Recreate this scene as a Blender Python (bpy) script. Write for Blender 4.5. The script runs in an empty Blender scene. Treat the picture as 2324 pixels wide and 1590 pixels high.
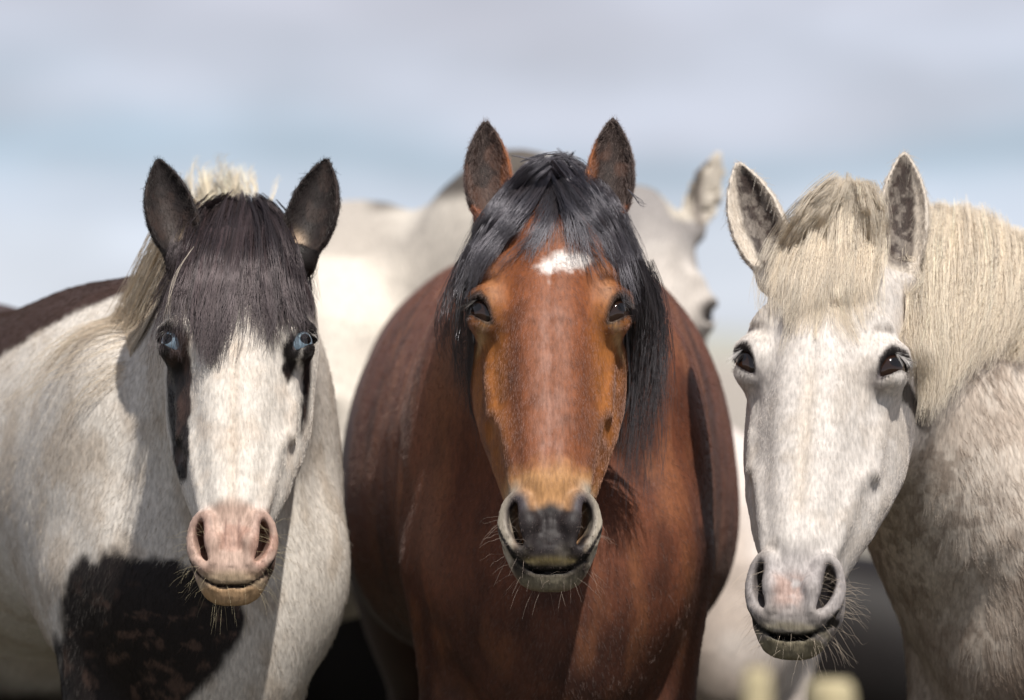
import bpy, math, random
import numpy as np
from mathutils import Vector, Matrix

sc = bpy.context.scene
rng = np.random.default_rng(7)
F4 = np.float32
R = math.radians

# ------------------------------------------------------------------ camera
CAMY, CAMZ, PXM = -8.0, 1.30, 1.42/2324.0
cam_d = bpy.data.cameras.new("camera")
cam = bpy.data.objects.new("camera", cam_d)
sc.collection.objects.link(cam)
cam.location = (0, CAMY, CAMZ)
cam.rotation_euler = (R(90), 0, 0)
cam_d.sensor_width = 36
cam_d.lens = 36*8/1.42
cam_d.clip_start = 0.1
cam_d.clip_end = 6000
cam_d.dof.use_dof = True
cam_d.dof.focus_distance = 7.93
cam_d.dof.aperture_fstop = 3.6
sc.camera = cam

# ------------------------------------------------------------------ world
SUN_EL, SUN_AZ = 60.0, -20.0        # azimuth: degrees to the camera's left of straight behind the camera
world = bpy.data.worlds.new("World")
sc.world = world
world.use_nodes = True
nt = world.node_tree
nt.nodes.clear()
def N(nt, t, **kw):
    n = nt.nodes.new(t)
    for k, v in kw.items():
        setattr(n, k, v)
    return n
out = N(nt, 'ShaderNodeOutputWorld')
bg = N(nt, 'ShaderNodeBackground')
bg.inputs[1].default_value = 0.102
sky = N(nt, 'ShaderNodeTexSky', sky_type='NISHITA', sun_disc=False)
sky.sun_elevation = R(SUN_EL)
sdir = Vector((-math.sin(R(SUN_AZ))*math.cos(R(SUN_EL)), -math.cos(R(SUN_AZ))*math.cos(R(SUN_EL)), math.sin(R(SUN_EL))))
sky.sun_rotation = math.atan2(sdir.x, sdir.y)
sky.air_density = 1.0; sky.dust_density = 1.0; sky.ozone_density = 1.5
tc = N(nt, 'ShaderNodeTexCoord')
sep = N(nt, 'ShaderNodeSeparateXYZ')
nt.links.new(tc.outputs['Generated'], sep.inputs[0])
# soft stratus: noise stretched along the horizon
mp = N(nt, 'ShaderNodeMapping')
mp.inputs['Scale'].default_value = (9.0, 9.0, 34.0)
mp.inputs['Location'].default_value = (0.4, 0.0, 0.35)
nt.links.new(tc.outputs['Generated'], mp.inputs[0])
nz = N(nt, 'ShaderNodeTexNoise')
nz.inputs['Scale'].default_value = 1.0
nz.inputs['Detail'].default_value = 4.0
nz.inputs['Roughness'].default_value = 0.45
nt.links.new(mp.outputs[0], nz.inputs[0])
el = N(nt, 'ShaderNodeMath', operation='MULTIPLY_ADD')   # elevation + noise wobble
nt.links.new(nz.outputs[0], el.inputs[0])
el.inputs[1].default_value = 0.050
nt.links.new(sep.outputs[2], el.inputs[2])
cr = N(nt, 'ShaderNodeValToRGB')
cr.color_ramp.interpolation = 'EASE'
cols = [(0.000, (0.74, 0.76, 0.80)), (0.028, (0.70, 0.745, 0.835)), (0.042, (0.68, 0.735, 0.84)), (0.054, (0.59, 0.66, 0.785)),
        (0.063, (0.40, 0.50, 0.62)), (0.074, (0.54, 0.57, 0.68)), (0.092, (0.54, 0.545, 0.64)), (0.115, (0.46, 0.465, 0.55)),
        (0.30, (0.40, 0.41, 0.46)), (1.0, (0.28, 0.30, 0.36))]
SKYE = 1.0
while len(cr.color_ramp.elements) < len(cols):
    cr.color_ramp.elements.new(0.5)
for e, (p, c) in zip(cr.color_ramp.elements, cols):
    e.position = p; e.color = (*c, 1)
nt.links.new(el.outputs[0], cr.inputs[0])
sc10 = N(nt, 'ShaderNodeVectorMath', operation='SCALE')
sc10.inputs['Scale'].default_value = 10.0
nt.links.new(cr.outputs[0], sc10.inputs[0])
mp2 = N(nt, 'ShaderNodeMapping'); mp2.inputs['Scale'].default_value = (22, 22, 60); mp2.inputs['Location'].default_value = (1.3, .2, .1)
nt.links.new(tc.outputs['Generated'], mp2.inputs[0])
nz2 = N(nt, 'ShaderNodeTexNoise'); nz2.inputs['Scale'].default_value = 1.0; nz2.inputs['Detail'].default_value = 3.0
nt.links.new(mp2.outputs[0], nz2.inputs[0])
mr2 = N(nt, 'ShaderNodeMapRange'); mr2.inputs[1].default_value = .35; mr2.inputs[2].default_value = .72; mr2.inputs[3].default_value = 9.3; mr2.inputs[4].default_value = 12.2
nt.links.new(nz2.outputs[0], mr2.inputs[0]); nt.links.new(mr2.outputs[0], sc10.inputs['Scale'])
mix = N(nt, 'ShaderNodeMix', data_type='RGBA')
mix.inputs[0].default_value = 0.86        # cloud cover over the clear sky
nt.links.new(sky.outputs[0], mix.inputs[6])
nt.links.new(sc10.outputs[0], mix.inputs[7])
nt.links.new(mix.outputs[2], bg.inputs[0])
nt.links.new(bg.outputs[0], out.inputs[0])

sun_d = bpy.data.lights.new("sun", 'SUN')
sun_d.energy = 5.0
sun_d.angle = R(0.6)
sun_d.color = (1.0, 0.95, 0.88)
sun = bpy.data.objects.new("sun", sun_d)
sc.collection.objects.link(sun)
sun.rotation_euler = (-sdir).to_track_quat('-Z', 'Y').to_euler()
sun.location = (0, -5, 12)

sc.view_settings.view_transform = 'Standard'
sc.view_settings.look = 'None'
sc.view_settings.exposure = 0.10
sc.view_settings.gamma = 1.0
sc.view_settings.use_curve_mapping = False
sc.render.engine = 'CYCLES'
sc.cycles.use_denoising = True
sc.cycles.max_bounces = 6
sc.cycles.transparent_max_bounces = 8
sc.cycles_curves.shape = 'RIBBONS'

# ------------------------------------------------------------------ maths helpers
def w3(u, v, Y):
    """point at depth Y that the photograph (2324 px wide) shows at u, v"""
    s = (Y-CAMY)/8.0*PXM
    return np.array(((u-1162)*s, Y, CAMZ+(795-v)*s))
_perm = np.random.default_rng(3).random((64, 64, 64)).astype(F4)
def vnoise(p):
    i = np.floor(p).astype(np.int64); f = (p-i).astype(F4); f = f*f*(3-2*f)
    i &= 63; j = (i+1) & 63
    x0, y0, z0 = i[:, 0], i[:, 1], i[:, 2]; x1, y1, z1 = j[:, 0], j[:, 1], j[:, 2]
    fx, fy, fz = f[:, 0], f[:, 1], f[:, 2]
    P = _perm
    a = P[x0, y0, z0]*(1-fx)+P[x1, y0, z0]*fx; b = P[x0, y1, z0]*(1-fx)+P[x1, y1, z0]*fx
    c = P[x0, y0, z1]*(1-fx)+P[x1, y0, z1]*fx; d = P[x0, y1, z1]*(1-fx)+P[x1, y1, z1]*fx
    return ((a*(1-fy)+b*fy)*(1-fz)+(c*(1-fy)+d*fy)*fz)
def fbm(p, s, o=3):
    p = np.asarray(p, dtype=np.float64)
    r = 0; a = 1; t = 0
    for k in range(o):
        r = r+a*vnoise(p*s+17.3*k+40); t += a; a *= .5; s = s*2.03
    return r/t
def sstep(a, b, x):
    t = np.clip((x-a)/(b-a), 0, 1); return t*t*(3-2*t)
def smin(a, b, k):
    h = np.clip(k-np.abs(a-b), 0, None)/k
    return np.minimum(a, b)-h*h*k*0.25
def smax(a, b, k):
    return -smin(-a, -b, k)
def ell(p, c, r, rot=None):
    q = p-np.asarray(c, F4)
    if rot is not None: q = q@np.asarray(rot, F4)     # rot columns = ellipsoid's axes
    r = np.asarray(r, F4)
    k0 = np.sqrt(((q/r)**2).sum(1)); k1 = np.sqrt(((q/(r*r))**2).sum(1))+1e-6
    return k0*(k0-1)/k1
def cone(p, a, b, ra, rb, lat=None, m=1.0):
    a = np.asarray(a, F4); b = np.asarray(b, F4)
    q = p-a; ab = b-a
    if lat is not None:
        lat = np.asarray(lat, F4); lat = lat/np.linalg.norm(lat)
        q = q+np.outer(q@lat, lat)*(1/m-1); ab = ab+(ab@lat)*(1/m-1)*lat
    t = np.clip(q@ab/(ab@ab), 0, 1)
    d = np.sqrt(((q-t[:, None]*ab)**2).sum(1))-(ra+(rb-ra)*t)
    return d*min(1, m)
def rotm(ax, deg):
    return np.array(Matrix.Rotation(R(deg), 3, ax))
def poly_sd(x, y, poly):
    """signed distance to polygon, negative inside"""
    P = np.asarray(poly, float); n = len(P)
    d = np.full(x.shape, 1e9); s = np.ones(x.shape)
    for i in range(n):
        a = P[i]; b = P[i-1]; ex, ey = b-a
        wx, wy = x-a[0], y-a[1]
        t = np.clip((wx*ex+wy*ey)/(ex*ex+ey*ey), 0, 1)
        d = np.minimum(d, (wx-ex*t)**2+(wy-ey*t)**2)
        c1 = y >= a[1]; c2 = y < b[1]; c3 = ex*wy > ey*wx
        flip = (c1 & c2 & c3) | (~c1 & ~c2 & ~c3)
        s = np.where(flip, -s, s)
    return s*np.sqrt(d)
def mixc(a, b, t):
    t = np.asarray(t)[:, None]; return a*(1-t)+np.asarray(b, float)*t

# ------------------------------------------------------------------ meshing a distance field (surface nets, uneven grid)
def axis_grid(lo, hi, flo, fhi, fine, coarse):
    out = [lo]; x = lo
    while x < hi:
        if x < flo: g = min(coarse, fine+(flo-x)*0.12)
        elif x > fhi: g = min(coarse, fine+(x-fhi)*0.12)
        else: g = fine
        x += g; out.append(x)
    while (len(out)-1) % 4: out.append(out[-1]+coarse)
    return np.array(out, F4)
def mesh_sdf(f, xs, ys, zs):
    nx, ny, nz = len(xs), len(ys), len(zs)
    cx, cy, cz = xs[::4], ys[::4], zs[::4]
    P = np.stack(np.meshgrid(cx, cy, cz, indexing='ij'), -1).reshape(-1, 3)
    C = np.empty(len(P), F4)
    for i in range(0, len(P), 400000): C[i:i+400000] = f(P[i:i+400000])
    C = C.reshape(len(cx), len(cy), len(cz))
    dx, dy, dz = np.diff(cx), np.diff(cy), np.diff(cz)
    diag = np.sqrt(dx[:, None, None]**2+dy[None, :, None]**2+dz[None, None, :]**2)
    def corners(A, fn):
        r = A[:-1, :-1, :-1]
        for i in (0, 1):
            for j in (0, 1):
                for k in (0, 1):
                    r = fn(r, A[i:A.shape[0]-1+i, j:A.shape[1]-1+j, k:A.shape[2]-1+k])
        return r
    mn = corners(np.abs(C), np.minimum)
    keep = mn < diag*1.15+0.006
    keepf = np.repeat(np.repeat(np.repeat(keep, 4, 0), 4, 1), 4, 2)
    need = np.zeros((nx, ny, nz), bool)
    for i in (0, 1):
        for j in (0, 1):
            for k in (0, 1):
                need[i:nx-1+i, j:ny-1+j, k:nz-1+k] |= keepf
    sgn = np.where(C > 0, 1, -1).astype(F4)
    V = np.repeat(np.repeat(np.repeat(sgn, 4, 0), 4, 1), 4, 2)[:nx, :ny, :nz].copy()
    I, J, K = np.nonzero(need)
    val = np.empty(len(I), F4)
    for s in range(0, len(I), 400000):
        e = s+400000
        val[s:e] = f(np.stack((xs[I[s:e]], ys[J[s:e]], zs[K[s:e]]), 1))
    V[I, J, K] = val
    del need, val, I, J, K
    S = V < 0
    cnt = np.zeros((nx-1, ny-1, nz-1), np.int8)
    for i in (0, 1):
        for j in (0, 1):
            for k in (0, 1):
                cnt += S[i:nx-1+i, j:ny-1+j, k:nz-1+k]
    act = (cnt > 0) & (cnt < 8) & keepf
    I, J, K = np.nonzero(act)
    idx = np.full(act.shape, -1, np.int64); idx[I, J, K] = np.arange(len(I))
    acc = np.zeros((len(I), 3), np.float64); n = np.zeros(len(I))
    cs = [(i, j, k) for i in (0, 1) for j in (0, 1) for k in (0, 1)]
    G = (xs, ys, zs)
    for a in cs:
        for ax in range(3):
            if a[ax]: continue
            b = list(a); b[ax] = 1
            va = V[I+a[0], J+a[1], K+a[2]]; vb = V[I+b[0], J+b[1], K+b[2]]
            m = (va < 0) != (vb < 0)
            t = np.where(m, va/(va-vb+1e-12), 0)
            pa = np.stack((xs[I+a[0]], ys[J+a[1]], zs[K+a[2]]), 1).astype(np.float64)
            pb = np.stack((xs[I+b[0]], ys[J+b[1]], zs[K+b[2]]), 1)
            acc[m] += (pa+(pb-pa)*t[:, None])[m]; n[m] += 1
    verts = acc/n[:, None]
    quads = []
    for ax in range(3):
        o1, o2 = [(1, 2), (2, 0), (0, 1)][ax]
        sl0 = [slice(0, None)]*3; sl1 = [slice(0, None)]*3
        sl0[ax] = slice(0, -1); sl1[ax] = slice(1, None)
        A, B = S[tuple(sl0)], S[tuple(sl1)]
        E = A != B
        e = np.array(np.nonzero(E)).T
        ok = (e[:, o1] > 0) & (e[:, o2] > 0) & (e[:, o1] < idx.shape[o1]) & (e[:, o2] < idx.shape[o2])
        e = e[ok]
        u1 = np.zeros(3, int); u1[o1] = 1; u2 = np.zeros(3, int); u2[o2] = 1
        q = [idx[tuple((e-u1-u2).T)], idx[tuple((e-u2).T)], idx[tuple(e.T)], idx[tuple((e-u1).T)]]
        q = np.stack(q, 1)
        flip = ~A[tuple(e.T)]
        q[flip] = q[flip][:, ::-1]
        q = q[(q >= 0).all(1)]
        quads.append(q)
    quads = np.concatenate(quads)
    return verts, quads
def mk_mesh(name, verts, quads):
    me = bpy.data.meshes.new(name)
    me.vertices.add(len(verts)); me.vertices.foreach_set('co', verts.astype(F4).ravel())
    me.loops.add(quads.size); me.loops.foreach_set('vertex_index', quads.astype(np.int32).ravel())
    me.polygons.add(len(quads)); me.polygons.foreach_set('loop_start', np.arange(len(quads), dtype=np.int32)*4)
    me.update(calc_edges=True); me.validate()
    me.polygons.foreach_set('use_smooth', np.ones(len(me.polygons), bool))
    return me
def set_col(me, cols):
    a = me.color_attributes.new('tint', 'FLOAT_COLOR', 'POINT')
    c = np.ones((len(cols), 4), F4); c[:, :3] = cols
    a.data.foreach_set('color', c.ravel())
def link(name, data, parent=None, mat=None):
    o = bpy.data.objects.new(name, data); sc.collection.objects.link(o)
    if parent: o.parent = parent
    if mat: data.materials.append(mat)
    return o
def tag(o, label=None, cat=None, group=None, kind=None):
    if label: o['label'] = label
    if cat: o['category'] = cat
    if group: o['group'] = group
    if kind: o['kind'] = kind
    return o

# ------------------------------------------------------------------ materials
def new_mat(name):
    m = bpy.data.materials.new(name); m.use_nodes = True
    return m, m.node_tree, m.node_tree.nodes['Principled BSDF']
def skin_mat(name, rough=0.6, spec=0.3, bump=0.25, scale=260):
    m, t, b = new_mat(name)
    a = N(t, 'ShaderNodeAttribute', attribute_name='tint')
    n1 = N(t, 'ShaderNodeTexNoise'); n1.inputs['Scale'].default_value = scale; n1.inputs['Detail'].default_value = 4
    tcx = N(t, 'ShaderNodeTexCoord'); mpx = N(t, 'ShaderNodeMapping'); mpx.inputs['Scale'].default_value = (1, .6, .28)
    t.links.new(tcx.outputs['Object'], mpx.inputs[0]); t.links.new(mpx.outputs[0], n1.inputs[0])
    mr = N(t, 'ShaderNodeMapRange'); mr.inputs[1].default_value = .3; mr.inputs[2].default_value = .7
    mr.inputs[3].default_value = .72; mr.inputs[4].default_value = 1.18
    t.links.new(n1.outputs[0], mr.inputs[0])
    vm = N(t, 'ShaderNodeVectorMath', operation='SCALE')
    t.links.new(a.outputs[0], vm.inputs[0]); t.links.new(mr.outputs[0], vm.inputs['Scale'])
    t.links.new(vm.outputs[0], b.inputs['Base Color'])
    bp = N(t, 'ShaderNodeBump'); bp.inputs['Strength'].default_value = bump; bp.inputs['Distance'].default_value = .002
    t.links.new(n1.outputs[0], bp.inputs['Height']); t.links.new(bp.outputs[0], b.inputs['Normal'])
    b.inputs['Roughness'].default_value = rough
    b.inputs['Specular IOR Level'].default_value = spec
    return m
def hair_mat(name, rough=0.45, spec=0.5, gloss=0.25, glosscol=(1, 1, 1)):
    m, t, b = new_mat(name)
    t.nodes.remove(b)
    o = t.nodes['Material Output']
    a = N(t, 'ShaderNodeAttribute', attribute_name='tint')
    d = N(t, 'ShaderNodeBsdfDiffuse')
    tr = N(t, 'ShaderNodeBsdfTranslucent')
    g = N(t, 'ShaderNodeBsdfHair', component='Reflection')
    g.inputs['Color'].default_value = (*glosscol, 1)
    g.inputs['RoughnessU'].default_value = rough; g.inputs['RoughnessV'].default_value = .6
    m1 = N(t, 'ShaderNodeMixShader'); m1.inputs[0].default_value = .2
    m2 = N(t, 'ShaderNodeMixShader'); m2.inputs[0].default_value = gloss
    t.links.new(a.outputs[0], d.inputs[0]); t.links.new(a.outputs[0], tr.inputs[0])
    t.links.new(d.outputs[0], m1.inputs[1]); t.links.new(tr.outputs[0], m1.inputs[2])
    t.links.new(m1.outputs[0], m2.inputs[1]); t.links.new(g.outputs[0], m2.inputs[2])
    t.links.new(m2.outputs[0], o.inputs[0])
    return m
M_skin = skin_mat('horse_skin')
M_fur = hair_mat('coat_hair', .5, .5, .04, (1, .95, .92))
M_dfur = hair_mat('glossy_coat_hair', .36, .5, .15, (1, .80, .74))
M_hfur = hair_mat('sleek_face_hair', .50, .5, .15, (1, .80, .76))
M_bhair = hair_mat('black_mane_hair', .18, .5, .17, (.78, .76, .84))
M_brhair = hair_mat('brown_black_hair', .20, .5, .115, (.80, .70, .72))
M_whair = hair_mat('pale_mane_hair', .4, .5, .12, (1, .97, .9))
def eye_mat(name, iris, pupil=(.004, .003, .003), pr=(.42, .26), ir=.66, sclera=(.5, .42, .4)):
    m, t, b = new_mat(name)
    tcx = N(t, 'ShaderNodeTexCoord'); s = N(t, 'ShaderNodeSeparateXYZ'); t.links.new(tcx.outputs['Object'], s.inputs[0])
    def rad(ax, az):
        x = N(t, 'ShaderNodeMath', operation='MULTIPLY'); x.inputs[1].default_value = 1/ax; t.links.new(s.outputs[0], x.inputs[0])
        z = N(t, 'ShaderNodeMath', operation='MULTIPLY'); z.inputs[1].default_value = 1/az; t.links.new(s.outputs[2], z.inputs[0])
        c = N(t, 'ShaderNodeCombineXYZ'); t.links.new(x.outputs[0], c.inputs[0]); t.links.new(z.outputs[0], c.inputs[1])
        l = N(t, 'ShaderNodeVectorMath', operation='LENGTH'); t.links.new(c.outputs[0], l.inputs[0])
        return l.outputs['Value']
    def edge(val, w=.06):
        r = N(t, 'ShaderNodeMapRange', interpolation_type='SMOOTHSTEP'); r.inputs[1].default_value = 1-w; r.inputs[2].default_value = 1+w
        t.links.new(val, r.inputs[0]); return r.outputs[0]
    nz = N(t, 'ShaderNodeTexNoise'); nz.inputs['Scale'].default_value = 5; t.links.new(tcx.outputs['Object'], nz.inputs[0])
    ic = N(t, 'ShaderNodeMix', data_type='RGBA'); t.links.new(nz.outputs[0], ic.inputs[0])
    ic.inputs[6].default_value = (*[c*.55 for c in iris], 1); ic.inputs[7].default_value = (*[min(1, c*1.3) for c in iris], 1)
    m1 = N(t, 'ShaderNodeMix', data_type='RGBA'); t.links.new(edge(rad(*pr)), m1.inputs[0])
    m1.inputs[6].default_value = (*pupil, 1); t.links.new(ic.outputs[2], m1.inputs[7])
    m2 = N(t, 'ShaderNodeMix', data_type='RGBA'); t.links.new(edge(rad(ir, ir), .05), m2.inputs[0])
    t.links.new(m1.outputs[2], m2.inputs[6]); m2.inputs[7].default_value = (*sclera, 1)
    t.links.new(m2.outputs[2], b.inputs['Base Color'])
    b.inputs['Roughness'].default_value = .06; b.inputs['IOR'].default_value = 1.4
    b.inputs['Coat Weight'].default_value = .6; b.inputs['Coat Roughness'].default_value = .03
    return m
M_eye_dark = eye_mat('dark_eye', (.025, .012, .008), ir=.95, sclera=(.06, .04, .035))
M_eye_blue = eye_mat('blue_eye', (.26, .35, .43), pr=(.38, .30), ir=.74, sclera=(.34, .27, .26))

# ------------------------------------------------------------------ the head (local: x lateral, y = depth out of the face, z = -T)
HT = [-.06, -.03, 0, .06, .12, .18, .24, .30, .355, .40, .435, .47, .51, .55, .58, .597, .607]
HW = [.022, .050, .072, .091, .099, .102, .100, .100, .091, .079, .069, .060, .055, .054, .053, .046, .018]
HF = [-.04, .00, .038, .080, .099, .106, .104, .096, .088, .080, .074, .069, .065, .061, .056, .040, .010]
HB = [-.06, -.08, -.095, -.115, -.140, -.160, -.162, -.145, -.115, -.088, -.073, -.064, -.058, -.044, -.034, -.020, .004]
HP = [.1, .1, .1, .12, .15, .20, .26, .32, .34, .33, .30, .24, .16, .10, .06, .04, 0]
def lut(xs, ys, sig=.010):
    t = np.linspace(-.10, .70, 1601); y = np.interp(t, xs, ys)
    k = np.exp(-(np.arange(-60, 61)*(t[1]-t[0])/sig)**2/2); k /= k.sum()
    return t, np.convolve(np.pad(y, 60, mode='edge'), k, 'valid')
LT, LW = lut(HT, HW, .008); _, LF = lut(HT, HF, .008); _, LB = lut(HT, HB, .008); _, LP = lut(HT, HP, .015)
EYE_C = (.0868, .205, .0400); EYE_R = .0275
EYE_DIR = np.array((.66, .74, .10)); EYE_DIR /= np.linalg.norm(EYE_DIR)   # x lateral, y forward, z up
EYE_POLY = [(.0835, .2285), (.0900, .2270), (.1010, .2200), (.1120, .2090), (.1260, .2020), (.1260, .1850), (.1120, .1850), (.1000, .1870), (.0920, .1970), (.0860, .2130)]
def path2(x, T, pts):
    """distance to a 2-D polyline with a radius at each point"""
    d = np.full(x.shape, 9.0, F4)
    for (x0, t0, r0), (x1, t1, r1) in zip(pts[:-1], pts[1:]):
        ex, et = x1-x0, t1-t0
        k = np.clip(((x-x0)*ex+(T-t0)*et)/(ex*ex+et*et), 0, 1)
        d = np.minimum(d, np.hypot(x-x0-ex*k, T-t0-et*k)-(r0+(r1-r0)*k))
    return d.astype(F4)
def head_sdf(q, H):
    """q: points in head local units"""
    x, D, T = np.abs(q[:, 0]), q[:, 1], -q[:, 2]
    if 'mw' in H:
        x = x*(1+(1/H['mw']-1)*sstep(.42, .50, T)).astype(F4)
    sx = q[:, 0]
    w = np.interp(T, LT, LW).astype(F4); f = np.interp(T, LT, LF); b = np.interp(T, LT, LB); tp = np.interp(T, LT, LP)
    w = w*H.get('wid', 1)
    c = ((f+b)/2).astype(F4); h = ((f-b)/2).astype(F4)
    s = np.clip((D-c)/h, -1.3, 1.3)
    xx = x/np.maximum(1-tp*s, .3)
    n = 2.35
    e = ((xx/w)**n+(np.abs(D-c)/h)**n)**(1/n)
    d = (e-1)*np.minimum(w, h)
    dt = np.maximum(np.maximum(T-.612, -.06-T), 0)
    d = np.sqrt(np.maximum(d, 0)**2+dt**2)+np.minimum(d, 0)
    p = np.stack((x, D, -T), 1).astype(F4)         # mirrored
    E = lambda cc, r, rot=None: ell(p, (cc[0], cc[2], -cc[1]), r, rot)
    C = lambda a, bb, ra, rb: cone(p, (a[0], a[2], -a[1]), (bb[0], bb[2], -bb[1]), ra, rb)
    d = smin(d, E((.066, .21, -.070), (.040, .090, .110)), .03)             # cheek
    d = smin(d, C((.018, .10, .072), (.014, .47, .052), .028, .019), .025)     # nasal ridge
    d = smin(d, C((.076, .140, .066), (.088, .184, .056), .020, .019), .03)   # brow
    d = smin(d, E((.083, .206, .036), (.0300, .042, .033)), .028)                # orbit
    d = smin(d, C((.080, .245, .018), (.079, .345, .014), .006, .009), .022)   # facial crest
    d = smax(d, -E((.096, .112, .072), (.013, .024, .018)), .03)               # temple hollow
    d = smax(d, -E((.094, .368, .012), (.009, .018, .010)), .020)              # hollow below crest
    d = smin(d, C((.058, .370, .036), (.046, .480, .040), .007, .006), .03)    # muscle down to the nostril
    # muzzle
    d = smin(d, E((.044, .536, .018), (.0245, .050, .038)), .022)
    d = smin(d, E((0, .575, .022), (.047, .030, .036)), .02)
    d = smin(d, E((.028, .572, .020), (.026, .026, .036)), .012)
    # nostril wing, then the opening, then the inner flap
    wing = [((.034, .502, .060), .0050), ((.049, .497, .055), .0062), ((.0610, .509, .046), .0070), ((.0640, .534, .038), .0070), ((.0570, .561, .041), .0064), ((.0420, .578, .050), .0045)]
    wp_ = smooth_path([(*a0, r0) for a0, r0 in wing], 14)
    dw = C(wp_[0][:3], wp_[1][:3], wp_[0][3], wp_[1][3])
    for i in range(1, 13): dw = smin(dw, C(wp_[i][:3], wp_[i+1][:3], wp_[i][3], wp_[i+1][3]), .004)
    d = smin(d, dw, .014)
    nv = path2(x+(.06-D)*.30, T+(.06-D)*.35, [tuple(r) for r in smooth_path([(.0470, .510, .0068), (.0520, .527, .0112), (.0500, .546, .0115), (.0430, .562, .0085), (.0350, .575, .0035)], 12)])
    nv = np.maximum(nv, .005-D)
    d = smax(d, -nv, .007)
    d = smin(d, C((.0385, .504, .0585), (.0300, .540, .0625), .0060, .0080), .014)
    d = smin(d, C((.0300, .540, .0625), (.0300, .572, .0560), .0080, .0040), .014)
    # lips
    tm = .6045-165*x*x*x-.14*(.05-D)
    slit = np.abs(T-tm)-H.get('gape', .0017)*np.clip(1.10-(x/.046)**2, .22, 1)
    slit = np.maximum(slit, -(D-.012)).astype(F4)
    slit = np.maximum(slit, np.abs(x)-.050)
    d = smin(d, E((0, .594, .012), (.045, .0165, .028)), .012)
    d = smin(d, E((0, .548, -.024), (.034, .028, .022)), .02)                 # chin
    d = smax(d, -slit, .005)
    d = smax(d, -(np.maximum(np.hypot(x-.0075, (D-.068)*.35)-.0020, np.abs(T-.548)-.022)).astype(F4), .004)   # creases of the upper lip
    # veins, folds and soft unevenness of the face
    fm = (np.abs(d) < .02) & (D > -.06)
    if fm.any():
        xf, Tf, Df = x[fm], T[fm], D[fm]
        dv = np.minimum(path2(xf, Tf, [(.090, .290, 0), (.076, .360, 0), (.062, .400, 0), (.050, .455, 0)]), path2(xf, Tf, [(.076, .360, 0), (.080, .415, 0), (.066, .465, 0)]))
        dd_ = -.0010*np.exp(-(dv/.0040)**2)
        dd_ += .0016*np.exp(-(xf/.006)**2)*sstep(.10, .16, Tf)*sstep(.48, .40, Tf)
        dd_ -= .0020*np.exp(-((xf-.040)/.013)**2)*sstep(.18, .26, Tf)*sstep(.46, .38, Tf)
        pf = p[fm]
        mzf = sstep(.50, .56, Tf)
        dd_ += (fbm(pf+1, 45, 2)-.5)*.0018
        dd_ += (fbm(pf*np.array((1, 1, 2.2))+3, 150, 2)-.5)*.0026*mzf
        d[fm] += dd_.astype(F4)
    # eye opening
    ec = np.array((EYE_C[0], EYE_C[2], -EYE_C[1]), F4)
    n0 = EYE_DIR.astype(F4)
    lid = smax(ell(p, ec, (EYE_R+.0032,)*3), -1e3, 1)
    d = smin(d, lid, .008)
    op = poly_sd(x.astype(float), T.astype(float), EYE_POLY)
    op = np.maximum(op, (EYE_C[2]-.016)-D).astype(F4)
    d = smax(d, -op, .004)
    sh = [C(a0, b0, .0070, .0062) for a0, b0 in (((.082, .190, .068), (.094, .178, .064)), ((.094, .178, .064), (.108, .178, .050)), ((.108, .178, .050), (.114, .186, .034)))]
    if 'lid' in H: sh = [C((a0[0], a0[1]+H['lid'], a0[2]), (b0[0], b0[1]+H['lid'], b0[2]), .0078, .0070) for a0, b0 in (((.082, .190, .068), (.094, .179, .064)), ((.094, .179, .064), (.108, .178, .050)), ((.108, .178, .050), (.114, .186, .034)))]
    for e_ in sh: d = smin(d, e_, .010)                                        # shelf of the upper lid
    d = smin(d, C((.088, .232, .058), (.106, .222, .050), .0040, .0045), .010)   # lower lid
    d = smax(d, -C((.082, .168, .084), (.100, .163, .068), .0030, .0030), .012)  # fold above
    # ears
    for sgnx, (B, A, Fv, ln, wd) in H['ears'].items():
        m = sx*sgnx > -.02
        d = ear(q, d, B, A, Fv, ln, wd, sgnx)
    return d
ET = [0, .10, .25, .42, .60, .75, .88, .96, 1.0]
EW = [.55, .68, .92, 1.0, .93, .72, .42, .17, .02]
def ear(q, d, B, A, Fv, ln, wd, sg):
    A = np.asarray(A, F4); A = A/np.linalg.norm(A); Fv = np.asarray(Fv, F4); Fv = Fv-A*(Fv@A); Fv /= np.linalg.norm(Fv)
    S = np.cross(A, Fv); 
    if S[0]*sg < 0: S = -S                    # S points outwards
    r = q-np.asarray(B, F4)
    a = (r@A)/ln; s = r@S; f = r@Fv
    near = (a > -.35) & (a < 1.15) & (np.abs(s) < .08) & (np.abs(f) < .1)
    if not near.any(): return d
    a, s, f = a[near], s[near], f[near]
    bend = (-.30*a*a+.22*a)*wd*1.1
    s = s-bend.astype(F4)
    ac = np.clip(a, 0, 1)
    w = (np.interp(ac, ET, EW)*wd).astype(F4)
    hd = np.maximum(w*.74, .0025)
    dt = np.maximum(np.maximum(a-1, -a), 0)*ln
    e = np.sqrt((s/np.maximum(w, .002))**2+(f/hd)**2)
    o = (e-1)*np.minimum(w, hd)
    o = np.sqrt(np.maximum(o, 0)**2+dt**2)+np.minimum(o, 0)
    wi = np.maximum(w-.0052, .0012); hi = np.maximum(hd-.0045, .001)
    fo = f-hd*.42
    e2 = np.sqrt((s/wi)**2+(fo/(hi*1.12))**2)
    i_ = (e2-1)*np.minimum(wi, hi)
    i_ = np.maximum(i_, (.10-a)*ln)
    o = smax(o, -i_, .003)
    root = np.sqrt(s*s+f*f+((a+.02)*ln)**2)-wd*.72
    o = smin(o, root, .02)
    d = d.copy()
    d[near] = smin(d[near], o.astype(F4), .014)
    return d

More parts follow.
